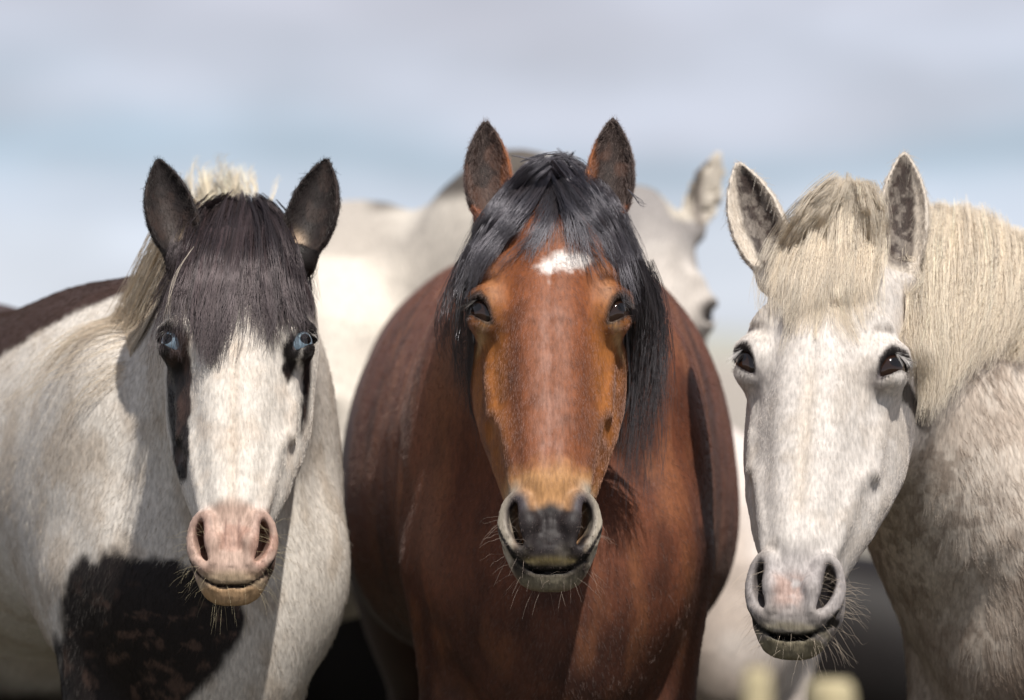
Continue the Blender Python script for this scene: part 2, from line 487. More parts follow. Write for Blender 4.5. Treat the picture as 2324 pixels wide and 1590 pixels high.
# ------------------------------------------------------------------ the body (local: x lateral, y backwards from the chest, z up; height of the withers about 1.46)
BY = [-.10, -.04, .06, .18, .32, .50, .75, 1.0, 1.25, 1.45, 1.62, 1.74]
BC = [1.10, 1.10, 1.10, 1.12, 1.13, 1.11, 1.07, 1.06, 1.09, 1.13, 1.14, 1.12]
BW = [.02, .11, .175, .205, .225, .250, .295, .31, .29, .27, .22, .04]
BH = [.02, .15, .22, .27, .305, .325, .33, .33, .305, .285, .23, .04]
def body_sdf(p, B):
    x, y, z = p[:, 0], p[:, 1], p[:, 2]
    w = (np.interp(y, BY, BW)*B.get('bw', 1)).astype(F4); h = np.interp(y, BY, BH).astype(F4); c = (np.interp(y, BY, BC)+B.get('lift', 0)*np.clip((y-.2)/.5, 0, 1)).astype(F4)
    tk = B.get('tuck', 0)*np.clip((y-.1)/.35, 0, 1); c = (c+tk).astype(F4); h = h-tk
    n = B.get('n', 2.25)
    ww = w*(1-.12*np.clip((z-c)/np.maximum(h, .01), -1, 1))
    e = ((np.abs(x)/ww)**n+(np.abs(z-c)/h)**n)**(1/n)
    d = (e-1)*np.minimum(w, h)
    dt = np.maximum(np.maximum(y-1.74, -.10-y), 0)
    d = np.sqrt(np.maximum(d, 0)**2+dt**2)+np.minimum(d, 0)
    d = d.astype(F4)
    ax = np.abs(x); m = np.stack((ax, y, z), 1)
    d = smin(d, ell(p, (0, -.01, .93), (.15, .11, .20)), .05)
    cw = B.get('cw', 1.0)
    d = smin(d, ell(m, (.155*cw, .17, 1.10), (.095, .17, .27), rotm('X', 18)), .06)      # shoulder blade
    d = smin(d, ell(m, (.140*cw, .01, 1.00), (.078, .09, .13)), .06)                     # point of shoulder
    d = smin(d, ell(m, (.072*cw, -.045, .99), (.078, .075, .15)), .025)                  # pectorals
    d = smin(d, ell(m, (.175, 1.43, 1.04), (.12, .25, .30)), .08)                        # thigh
    lf = B.get('leg', [(0, 0), (0, 0)])
    for sg, (ly, lx) in zip((1, -1), lf):
        q = np.stack((x*sg, y, z), 1)
        a = (.150*cw+lx*.35, .10, .98); k1 = (.142*cw+lx, .08+ly, .52); k2 = (.140*cw+lx, .10+ly*1.6, .16)
        d = smin(d, cone(q, a, (.150*cw+lx*.5, .09+ly*.4, .76), .098, .072), .045)
        d = smin(d, cone(q, (.150*cw+lx*.5, .09+ly*.4, .76), k1, .072, .043), .02)
        d = smin(d, cone(q, k1, (k1[0], k1[1]-.004, .47), .046, .040), .02)
        d = smin(d, cone(q, (k1[0], k1[1], .44), k2, .032, .031), .02)
        d = smin(d, ell(q, k2, (.038, .042, .042)), .02)
        d = smin(d, cone(q, k2, (k2[0], k2[1]-.05, .06), .031, .04), .02)
        d = smin(d, cone(q, (k2[0], k2[1]-.06, .055), (k2[0], k2[1]-.075, .02), .05, .058), .01)
    for sg in (1, -1):
        q = np.stack((x*sg, y, z), 1)
        d = smin(d, cone(q, (.165, 1.40, .92), (.15, 1.52, .70), .13, .08), .06)
        d = smin(d, cone(q, (.15, 1.52, .70), (.14, 1.66, .50), .08, .048), .03)
        d = smin(d, cone(q, (.14, 1.66, .50), (.14, 1.60, .16), .042, .034), .02)
        d = smin(d, cone(q, (.14, 1.60, .16), (.14, 1.55, .06), .034, .04), .02)
        d = smin(d, cone(q, (.14, 1.54, .055), (.14, 1.525, .02), .05, .058), .01)
    return d

class Horse:
    def __init__(self, name, label, pos, yaw, scale, poll, hyaw, hpitch, hroll, hscale, neck, H, B, grid, color, fine_y=None, headbox=True):
        self.pos = np.array((pos[0], pos[1], 0), float); self.bs = scale
        self.BR = rotm('Z', yaw)                               # body local -> world
        self.poll = np.array(poll, float); self.hs = hscale
        # head axes: columns x lateral, y out of the face, z up the head
        base = np.diag((1.0, -1.0, 1.0))
        self.HR = rotm('Z', hyaw)@rotm('Y', hroll)@rotm('X', -hpitch)@base
        self.H = H; self.B = B; self.neck = neck; self.color = color
        self.root = bpy.data.objects.new(name, None); sc.collection.objects.link(self.root)
        self.root.location = (pos[0], pos[1], 0)
        tag(self.root, label, 'horse')
        self.inv = Matrix.Translation((-pos[0], -pos[1], 0))
        self.grid = grid
    def to_head(self, p): return ((np.asarray(p)-self.poll)@self.HR/self.hs).astype(F4)
    def from_head(self, x, T, D): return self.poll+self.hs*(self.HR@np.array((x, D, -T)))
    def to_body(self, p): return ((np.asarray(p)-self.pos)@self.BR/self.bs).astype(F4)
    def sdf(self, p):
        p = np.asarray(p, F4)
        d = np.full(len(p), 9.0, F4)
        qb = self.to_body(p)
        mb = (qb[:, 1] > -.75)
        if mb.any():
            d[mb] = body_sdf(qb[mb], self.B)*self.bs
        for (a, b, ra, rb, m, k) in self.neck:
            ax = np.asarray(b)-np.asarray(a)
            lat = np.cross(ax, (0, 0, 1.0)); 
            if np.linalg.norm(lat) < 1e-3: lat = np.array((1., 0, 0))
            d = smin(d, cone(p, a, b, ra, rb, lat, m), k)
        qh = self.to_head(p)
        mh = (np.abs(qh[:, 0]) < .25) & (qh[:, 2] > -.75) & (qh[:, 2] < .28) & (np.abs(qh[:, 1]) < .32)
        if mh.any():
            dh = head_sdf(qh[mh], self.H)*self.hs
            # blend with the neck only at the back of the head
            kk = .05*sstep(.02, -.10, qh[mh][:, 1])+.004
            a, b = d[mh], dh
            h = np.clip(kk-np.abs(a-b), 0, None)/kk
            d[mh] = (np.minimum(a, b)-h*h*kk*.25).astype(F4)
        return d.astype(F4)
    def grad(self, p, e=.002):
        g = np.stack([self.sdf(p+np.eye(3)[i]*e)-self.sdf(p-np.eye(3)[i]*e) for i in range(3)], 1)
        return g/(np.linalg.norm(g, axis=1)[:, None]+1e-9)
    def build(self):
        xs, ys, zs = [axis_grid(*g) for g in self.grid]
        v, q = mesh_sdf(self.sdf, xs, ys, zs)
        self.v, self.q = v, q
        me = mk_mesh('body', v-np.array((self.pos[0], self.pos[1], 0)), q)
        set_col(me, self.color(self, v))
        self.body = link('body', me, self.root, M_skin)
        print(self.root.name, 'verts', len(v), 'quads', len(q))
        return self
    def curves(self, name, P, rad, cols, mat, parent=None, label=None):
        """P: (n, k, 3) world points; rad (n, k) or (k,); cols (n, 3)"""
        n, k, _ = P.shape
        hc = bpy.data.hair_curves.new(name)
        hc.add_curves([k]*n)
        L = (P-np.array((self.pos[0], self.pos[1], 0))).astype(F4)
        hc.attributes['position'].data.foreach_set('vector', L.ravel()) if 'position' in hc.attributes else hc.attributes.new('position', 'FLOAT_VECTOR', 'POINT').data.foreach_set('vector', L.ravel())
        ra = hc.attributes.get('radius') or hc.attributes.new('radius', 'FLOAT', 'POINT')
        ra.data.foreach_set('value', np.broadcast_to(rad, (n, k)).astype(F4).ravel())
        ca = hc.attributes.new('tint', 'FLOAT_COLOR', 'CURVE')
        c = np.ones((n, 4), F4); c[:, :3] = cols; ca.data.foreach_set('color', c.ravel())
        o = link(name, hc, parent or self.root, mat)
        if label: o['label'] = label
        return o
    def eyes(self, mat, scale=1.0):
        for sg in (1, -1):
            c = self.from_head(sg*EYE_C[0], EYE_C[1], EYE_C[2])
            me = bpy.data.meshes.new('eye')
            import bmesh
            bm = bmesh.new(); bmesh.ops.create_uvsphere(bm, u_segments=48, v_segments=32, radius=1)
            for vv in bm.verts:                                    # the cornea bulges along +y
                if vv.co.y > .72: vv.co.y += .10*math.sin((vv.co.y-.72)/.28*math.pi/2)**1.5
            for ff in bm.faces: ff.smooth = True
            bm.to_mesh(me); bm.free()
            o = link('eye', me, self.root, mat)
            dl = np.array((sg*EYE_DIR[0], EYE_DIR[1], EYE_DIR[2]+self.H.get('gaze', 0)))
            if 'look' in self.H: dl = dl+np.array((0, self.H['look'], 0))
            dw = self.HR@(dl/np.linalg.norm(dl))
            yv = Vector(dw); zv = Vector((0, 0, 1)); xv = yv.cross(zv).normalized(); zv = xv.cross(yv)
            Mx = Matrix((xv, yv, zv)).transposed().to_4x4()
            s = EYE_R*self.hs*scale
            o.matrix_basis = Matrix.Translation(Vector(c)-Vector((self.pos[0], self.pos[1], 0)))@Mx@Matrix.Diagonal((s, s, s, 1))
    def scatter(self, n, test=None):
        """n random points on the visible-ish surface, with normals"""
        q = self.q; v = self.v
        c = v[q].mean(1)
        m = test(c) if test is not None else np.ones(len(c), bool)
        qq = q[m]
        a, b, cc, d = [v[qq[:, i]] for i in range(4)]
        nn = np.cross(cc-a, d-b); ar = np.linalg.norm(nn, axis=1)/2
        nr = nn/(2*ar[:, None]+1e-12)
        fr = nr[:, 1] < .55
        ar = ar*fr
        i = rng.choice(len(qq), n, p=ar/ar.sum())
        s, t = rng.random(n)[:, None], rng.random(n)[:, None]
        P = (a[i]*(1-s)+b[i]*s)*(1-t)+(d[i]*(1-s)+cc[i]*s)*t
        return P, nr[i]
    def fur(self, name, n, test, flow, length, rad, mat, lift=.25, jit=.25, colfn=None, seg=4, clump=0.0):
        P, nr = self.scatter(n, test)
        f = flow(self, P)
        if clump:
            nzv = np.stack([fbm(P+7*i, 95, 2)-.5 for i in range(3)], 1)
            f = f+nzv*clump
        f = f+rng.normal(size=f.shape)*jit
        f = f-nr*(f*nr).sum(1)[:, None]; f /= np.linalg.norm(f, axis=1)[:, None]+1e-9
        L = (length(self, P) if callable(length) else length)*rng.uniform(.6, 1.25, n)
        lf = lift*rng.uniform(.5, 1.5, n)
        pts = []
        for k in range(seg):
            t = k/(seg-1)
            pts.append(P-nr*.0006+(f*t+nr*(lf[:, None]*t*(1-.35*t)))*L[:, None])
        pts = np.stack(pts, 1)
        cols = (colfn or self.color)(self, P) if colfn is None else colfn(self, P)
        cols = cols*rng.uniform(.80, 1.20, n)[:, None]
        r = rad*np.linspace(1, .25, seg)
        return self.curves(name, pts, r, np.clip(cols, 0, 1), mat)
    def drape_many(self, L, offs, Y0):
        """lock paths read off the photograph as (u, v); the depth is found by walking onto the horse's surface"""
        n = len(L); A = np.array([q for q, w in L], float); m = A.shape[1]
        U = A.reshape(-1, 2); off = np.repeat(offs, m)
        Y = np.full(len(U), -.45); bd = np.full(len(U), 9.0); by_ = Y.copy(); alive = np.ones(len(U), bool); hit = np.zeros(len(U), bool)
        def W(i, y):
            s_ = (y-CAMY)/8*PXM
            return np.stack(((U[i, 0]-1162)*s_, y, CAMZ+(795-U[i, 1])*s_), 1)
        for _ in range(45):
            i = np.nonzero(alive)[0]
            if not len(i): break
            dd = self.sdf(W(i, Y[i])).astype(float)-off[i]
            bt = dd < bd[i]; bd[i[bt]] = dd[bt]; by_[i[bt]] = Y[i[bt]]
            h_ = dd < 0; hit[i[h_]] = True; alive[i[h_]] = False
            j = i[~h_]; Y[j] += np.maximum(dd[~h_], .002)*.9
            far = Y > 1.2; alive &= ~far
        Y = Y.reshape(n, m); hit = hit.reshape(n, m)
        for i in range(n):
            last = Y0
            for j in range(m):
                y = Y[i, j] if hit[i, j] else by_[i*m+j]+.004
                if j == 0: last = y if y < Y0+.15 else Y0
                if y > last+.10: y = last
                y = min(y, last+.06); Y[i, j] = y; last = y
        P = W(np.arange(len(U)), Y.ravel()).reshape(n, m, 3)
        return [(P[i], L[i][1]) for i in range(n)]
def smooth_path(P, n):
    """Catmull-Rom resample"""
    P = np.asarray(P); m = len(P)
    Q = np.vstack((2*P[0]-P[1], P, 2*P[-1]-P[-2]))
    t = np.linspace(0, m-1-1e-6, n); i = t.astype(int); f = (t-i)[:, None]
    a, b, c, d = Q[i], Q[i+1], Q[i+2], Q[i+3]
    return .5*((2*b)+(-a+c)*f+(2*a-5*b+4*c-d)*f*f+(-a+3*b-3*c+d)*f**3)
def lock_strands(horse, locks, tight=.26, k=14, per=60, spread=.008, tip=.25, wav=.0025, off=.004, collide=True, rad=.00022, col=(.02, .015, .02), colj=.5, flat=.45, tips=None):
    """locks: list of (path3d, width multiplier). returns P (n,k,3), rad, cols"""
    out = []; cl = []
    for path, wm in locks:
        g = smooth_path(path, k)
        n = max(6, int(per*wm))
        tdir = g[-1]-g[0]; lat = np.cross(tdir, (0, 1.0, 0)); lat /= np.linalg.norm(lat)+1e-9
        dep = np.cross(lat, tdir); dep /= np.linalg.norm(dep)+1e-9
        r1 = rng.normal(size=n)*.55; r2 = rng.normal(size=n)*flat*.55
        ph = rng.uniform(0, 6.28, (n, 3)); t = np.linspace(0, 1, k)
        prof = (1-t)**.8*(1-tip)+tip
        w = spread*wm**.5
        P = g[None]+(r1[:, None, None]*lat+r2[:, None, None]*dep)*(w*tight*prof)[None, :, None]
        sub = rng.integers(0, max(2, n//7), n)                      # finer strings inside the lock
        sph = rng.uniform(0, 6.28, (n, 2)); sp = np.random.default_rng(int(rng.integers(1e9))).normal(size=(max(2, n//7)+1, 3))[sub]
        P = P+(sp[:, 2, None, None]*lat)*(w*.5*t**2)[None, :, None]
        P = P+(sp[:, 0, None, None]*lat*.72+sp[:, 1, None, None]*dep*.5)*(w*(prof*.85+.45*np.sin(t*3.1)))[None, :, None]
        f1 = rng.uniform(3, 8, n)
        P = P+np.sin(t[None]*f1[:, None]+ph[:, :1])[:, :, None]*lat*wav*t[None, :, None]*2
        P = P+np.sin(t[None]*f1[:, None]*2.7+ph[:, 1:2])[:, :, None]*lat*wav*.35*t[None, :, None]
        # strands end at different lengths
        L = rng.uniform(.72, 1.06, n)**1.0
        tt = t[None]*L[:, None]
        idx = np.clip(tt*(k-1), 0, k-1-1e-4); i0 = idx.astype(int); fr = (idx-i0)[:, :, None]
        ar = np.arange(n)[:, None]
        P = P[ar, i0]*(1-fr)+P[ar, i0+1]*fr
        out.append(P)
        sc_ = np.random.default_rng(int(rng.integers(1e9))).uniform(1-colj, 1+colj, max(2, n//7)+1)[sub]
        c = np.asarray(col, float)[None]*(sc_*rng.uniform(.8, 1.2, n)*rng.uniform(1-colj*.6, 1+colj*.6))[:, None]
        cl.append(c)
    P = np.concatenate(out); c = np.concatenate(cl)
    if collide:
        for _ in range(2):
            flatp = P.reshape(-1, 3)
            d = horse.sdf(flatp)
            m = d < off
            if m.any():
                g = horse.grad(flatp[m])
                flatp[m] = flatp[m]+g*(off-d[m]+rng.random(m.sum())*.002)[:, None]
            P = flatp.reshape(P.shape)
    tt_ = np.linspace(0, 1, k); r = rad*(1-.7*tt_**2)*np.clip(.35+tt_*6, 0, 1)
    return P, r, np.clip(c, 0, 1)

# flow of the coat on a head: away from the whorl between the eyes, down the nose and out over the cheeks
def head_flow(self, P):
    q = self.to_head(P)
    x, T = q[:, 0], -q[:, 2]
    dx = x; dT = T-.15
    r = np.hypot(dx, dT)+.01
    near = np.exp(-(r/.09)**2)
    fx = dx/r*near+np.sign(x)*.35*np.clip(np.abs(x)/.06, 0, 1)
    fT = dT/r*near+(1-near)*np.where(T > .05, 1.0, .2)
    l = np.stack((fx, np.zeros(len(x)), -fT), 1)
    return l@self.HR.T
def body_flow(self, P):
    q = self.to_body(P)
    l = np.stack((np.sign(q[:, 0])*.25+q[:, 0]*.8, .35*np.ones(len(q)), -1.0*np.ones(len(q))), 1)
    return l@self.BR.T
def in_head(self, P, tmin=-.05):
    q = self.to_head(P)
    return (np.abs(q[:, 0]) < .16) & (-q[:, 2] > tmin) & (q[:, 1] > -.19) & (-q[:, 2] < .66)

EARS = lambda lsp=.35, rsp=.35, ln=.155, wd=.033, fl=.1, fr=.1, tw=0: {
    1: ((.072, -.030, -.028), (lsp*1., -.10, 1.0), (fl, 1.0, 0), ln, wd),
    -1: ((-.072, -.030, -.028), (-rsp*1., -.10, 1.0), (-fr, 1.0, 0), ln, wd)}
#@@HORSES@@
def uv_local(h, pts, D=.075):
    """photo points -> head local (x, T) on the plane D of the face"""
    out = []
    o = h.to_head(np.array(((0, CAMY, CAMZ),)))[0].astype(float)
    for u, v in pts:
        a = h.to_head(w3(u, v, 0.0)[None])[0].astype(float)
        t = (D-o[1])/(a[1]-o[1]); p = o+(a-o)*t
        out.append((p[0], -p[2]))
    return out
def noisy(P, s=60, a=.006): return (fbm(P, s, 3)-.5)*2*a

def eyesd(ax, T): return poly_sd(ax, T, EYE_POLY)
# ---------------- ground and far land (built first so that every horse stands on it)
def ground_mat():
    m, t, b = new_mat('dry_pasture')
    tcx = N(t, 'ShaderNodeTexCoord')
    n1 = N(t, 'ShaderNodeTexNoise'); n1.inputs['Scale'].default_value = .35; n1.inputs['Detail'].default_value = 6
    n2 = N(t, 'ShaderNodeTexNoise'); n2.inputs['Scale'].default_value = 9; n2.inputs['Detail'].default_value = 5
    for n in (n1, n2): t.links.new(tcx.outputs['Object'], n.inputs[0])
    r = N(t, 'ShaderNodeValToRGB'); r.color_ramp.elements[0].position = .35; r.color_ramp.elements[0].color = (.36, .32, .26, 1)
    r.color_ramp.elements[1].position = .62; r.color_ramp.elements[1].color = (.60, .53, .47, 1)
    t.links.new(n1.outputs[0], r.inputs[0])
    dl = N(t, 'ShaderNodeVectorMath', operation='LENGTH'); t.links.new(tcx.outputs['Object'], dl.inputs[0])
    dm = N(t, 'ShaderNodeMapRange'); dm.inputs[1].default_value = 12; dm.inputs[2].default_value = 60; t.links.new(dl.outputs['Value'], dm.inputs[0])
    gm = N(t, 'ShaderNodeMix', data_type='RGBA'); gm.inputs[6].default_value = (.060, .055, .032, 1)
    t.links.new(dm.outputs[0], gm.inputs[0]); t.links.new(r.outputs[0], gm.inputs[7])
    mx = N(t, 'ShaderNodeMix', data_type='RGBA', blend_type='MULTIPLY'); mx.inputs[0].default_value = .6
    t.links.new(gm.outputs[2], mx.inputs[6]); t.links.new(n2.outputs[0], mx.inputs[7])
    t.links.new(mx.outputs[2], b.inputs['Base Color']); b.inputs['Roughness'].default_value = .9
    return m
def make_ground():
    n = 90
    r = np.concatenate(([0], np.geomspace(1.5, 4000, n)))
    a = np.linspace(0, 2*math.pi, 73)[:-1]
    X = r[:, None]*np.cos(a); Y = r[:, None]*np.sin(a)
    P = np.stack((X, Y, np.zeros_like(X)), -1).reshape(-1, 3)
    P[:, 2] = (fbm(P, .5, 3)-.5)*.05*np.clip(np.hypot(P[:, 0], P[:, 1])/30, 0, 1)-.004
    m = len(a); q = []
    for i in range(n):
        for j in range(m):
            q.append((i*m+j, (i+1)*m+j, (i+1)*m+(j+1) % m, i*m+(j+1) % m))
    me = mk_mesh('ground', P, np.array(q))
    o = link('ground', me, None, ground_mat()); o['kind'] = 'structure'
    return o
make_ground()
def make_hills():
    n = 140
    a = np.linspace(R(20), R(160), n)
    rr = np.linspace(900, 1700, 12)
    P = []
    for i, r in enumerate(rr):
        for t in a:
            e = math.sin(math.pi*i/(len(rr)-1))
            P.append((r*math.cos(t), r*math.sin(t), -3+e*(4+5*vnoise(np.array([[t*9, 3.3, .5]]))[0]+3*vnoise(np.array([[t*31, 1.3, .5]]))[0])))
    q = [(i*n+j, i*n+j+1, (i+1)*n+j+1, (i+1)*n+j) for i in range(len(rr)-1) for j in range(n-1)]
    m, t, b = new_mat('far_hills'); b.inputs['Base Color'].default_value = (.20, .22, .17, 1); b.inputs['Roughness'].default_value = 1
    nzz = N(t, 'ShaderNodeTexNoise'); nzz.inputs['Scale'].default_value = .02
    tcx = N(t, 'ShaderNodeTexCoord'); t.links.new(tcx.outputs['Object'], nzz.inputs[0])
    rr_ = N(t, 'ShaderNodeValToRGB'); rr_.color_ramp.elements[0].color = (.28, .30, .26, 1); rr_.color_ramp.elements[1].color = (.42, .40, .34, 1)  # pale distance haze is put into the hill colours
    t.links.new(nzz.outputs[0], rr_.inputs[0]); t.links.new(rr_.outputs[0], b.inputs['Base Color'])
    o = link('hills', mk_mesh('hills', np.array(P), np.array(q)), None, m); o['kind'] = 'structure'
make_hills()

# =====================================================================  BAY
def bay_color(h, P):
    q = h.to_head(P); x, D, T = q[:, 0].astype(float), q[:, 1].astype(float), -q[:, 2].astype(float)
    ax = np.abs(x)
    qb = h.to_body(P)
    hd = (T > -.03) & (T < .66) & (ax < .15) & (D > -.20)
    n1 = fbm(P, 26, 3); n2 = fbm(P, 90, 2)
    c = np.tile((.165, .056, .029), (len(P), 1))
    # body: redder on top, dark down the legs and flanks, with chest shade painted in
    c = mixc(c, (.060, .021, .013), sstep(.40, .66, fbm(P*np.array((1.3, 1, .45)), 13, 4))*.75)  # blotches stretched along the muscle, painted to read as sheen streaks
    c = mixc(c, (.26, .10, .045), sstep(.50, .74, fbm(P*np.array((1.4, 1, .4))+3, 20, 3))*.65)  # lighter sheen streaks painted into the coat
    c = mixc(c, (.012, .008, .008), sstep(1.08, .60, P[:, 2]+(n1-.5)*.2)*.85)  # dark legs, plus shade of the chest painted into the lower coat
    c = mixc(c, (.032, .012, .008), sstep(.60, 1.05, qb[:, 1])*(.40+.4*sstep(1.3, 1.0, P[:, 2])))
    # head
    ch = np.tile((.225, .070, .024), (len(P), 1))
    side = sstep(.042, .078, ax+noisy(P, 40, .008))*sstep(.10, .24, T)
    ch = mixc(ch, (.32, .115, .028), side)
    ch = mixc(ch, (.105, .035, .016), sstep(.50, .72, n1)*.55)
    ch = mixc(ch, (.11, .040, .022), np.exp(-((ax-.052)/.016)**2)*sstep(.24, .30, T)*sstep(.50, .42, T)*.4)
    ch = mixc(ch, (.34, .175, .125), np.exp(-((ax+noisy(P, 60, .008))/.026)**2)*sstep(.17, .25, T)*sstep(.49, .42, T)*(.35+.45*sstep(.4, .6, fbm(P*np.array((1, 1, .3)), 120, 2))))  # sheen along the nose bridge, painted as paler hair
    # around the muzzle: tan, then grey-white rims, then black between the nostrils
    ch = mixc(ch, (.46, .24, .10), sstep(.435, .475, T+noisy(P, 50, .015)))
    rim = sstep(.034, .058, ax)*sstep(.462, .485, T+noisy(P, 50, .008))
    ch = mixc(ch, (.48, .42, .33), rim)
    nos = np.exp(-(((ax-.046)/.018)**2+((T-.525)/.036)**2))
    ch = mixc(ch, (.055, .045, .05), np.clip(nos*1.5, 0, 1)*sstep(.036, .060, D+.01))
    blk = sstep(.500, .520, T-ax*.30+noisy(P, 60, .006))*sstep(.060, .045, ax+noisy(P, 70, .010))*sstep(.0, .03, D)
    ch = mixc(ch, (.018, .013, .013), blk)
    ch = mixc(ch, (.10, .085, .065), blk*sstep(.560, .590, T)*sstep(.42, .56, fbm(P, 70, 2))*.6)
    ch = mixc(ch, (.24, .21, .15), sstep(.602, .612, T)*.8)
    ch = mixc(ch, (.26, .20, .08), np.exp(-((T-.592)/.005)**2)*sstep(.01, .04, D)*sstep(.045, .03, ax)*.45)
    slit = np.abs(T-(.6045-165*ax**3-.14*(.05-D)))
    ch = mixc(ch, (.008, .006, .006), sstep(.0060, .0030, slit)*sstep(.0, .01, D))
    # eye surrounds
    ch = mixc(ch, (.030, .018, .014), sstep(.0075, .002, eyesd(ax, T)+noisy(P, 90, .002)))
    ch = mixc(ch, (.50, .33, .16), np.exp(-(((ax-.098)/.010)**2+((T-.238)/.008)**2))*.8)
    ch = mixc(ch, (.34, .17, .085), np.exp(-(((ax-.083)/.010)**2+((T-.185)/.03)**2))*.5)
    # star and a few white hairs
    star = poly_sd(x+noisy(P, 90, .012), T+noisy(P+9, 90, .014), uv_local(h, [(1218, 606), (1250, 575), (1295, 560), (1340, 572), (1335, 600), (1300, 612), (1262, 618), (1245, 632)], .105))
    ch = mixc(ch, (.78, .72, .68), sstep(.006, -.010, star))
    st2 = poly_sd(x+noisy(P, 80, .006), T+noisy(P+9, 80, .006), uv_local(h, [(1068, 625), (1085, 600), (1105, 592), (1098, 612), (1075, 632)]))
    ch = mixc(ch, (.6, .52, .48), sstep(.004, -.004, st2))
    # ears
    er = T < .01
    inner = sstep(.55, .40, n2*.5+n1*.5)
    ce = mixc(np.tile((.022, .012, .009), (len(P), 1)), (.085, .042, .028), sstep(.50, .66, fbm(P, 45, 2))*.8)
    ce = mixc(ce, (.26, .085, .025), sstep(.074, .060, ax+noisy(P, 60, .003))*sstep(-.13, -.09, T))
    ch = np.where((sstep(.03, -.02, T)[:, None] > .5) & (ax > .035)[:, None], ce, ch)
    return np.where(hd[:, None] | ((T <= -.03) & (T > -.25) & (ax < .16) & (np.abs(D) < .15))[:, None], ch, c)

bay = Horse('horse', 'reddish bay horse in the middle with black forelock and small white star',
    pos=(.070, .34), yaw=1.6, scale=1.0, poll=(.052, .165, 1.510), hyaw=0, hpitch=26, hroll=0, hscale=.975,
    neck=[((.052, .27, 1.372), (.048, .46, 1.29), .115, .175, .72, .05), ((.048, .46, 1.30), (.046, .72, 1.18), .175, .23, .80, .08),
          ((.050, .22, 1.36), (.046, .40, 1.16), .09, .15, .9, .06)],
    H={'ears': {1: ((.080, -.015, -.040), (.10, .12, 1.0), (.0, 1.0, 0), .180, .036), -1: ((-.078, -.015, -.040), (-.10, .12, 1.0), (.0, 1.0, 0), .176, .036)}},
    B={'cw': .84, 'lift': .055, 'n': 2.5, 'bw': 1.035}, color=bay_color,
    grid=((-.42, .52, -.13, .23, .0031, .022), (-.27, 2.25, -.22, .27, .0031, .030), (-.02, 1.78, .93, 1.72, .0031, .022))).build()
bay.eyes(M_eye_dark)

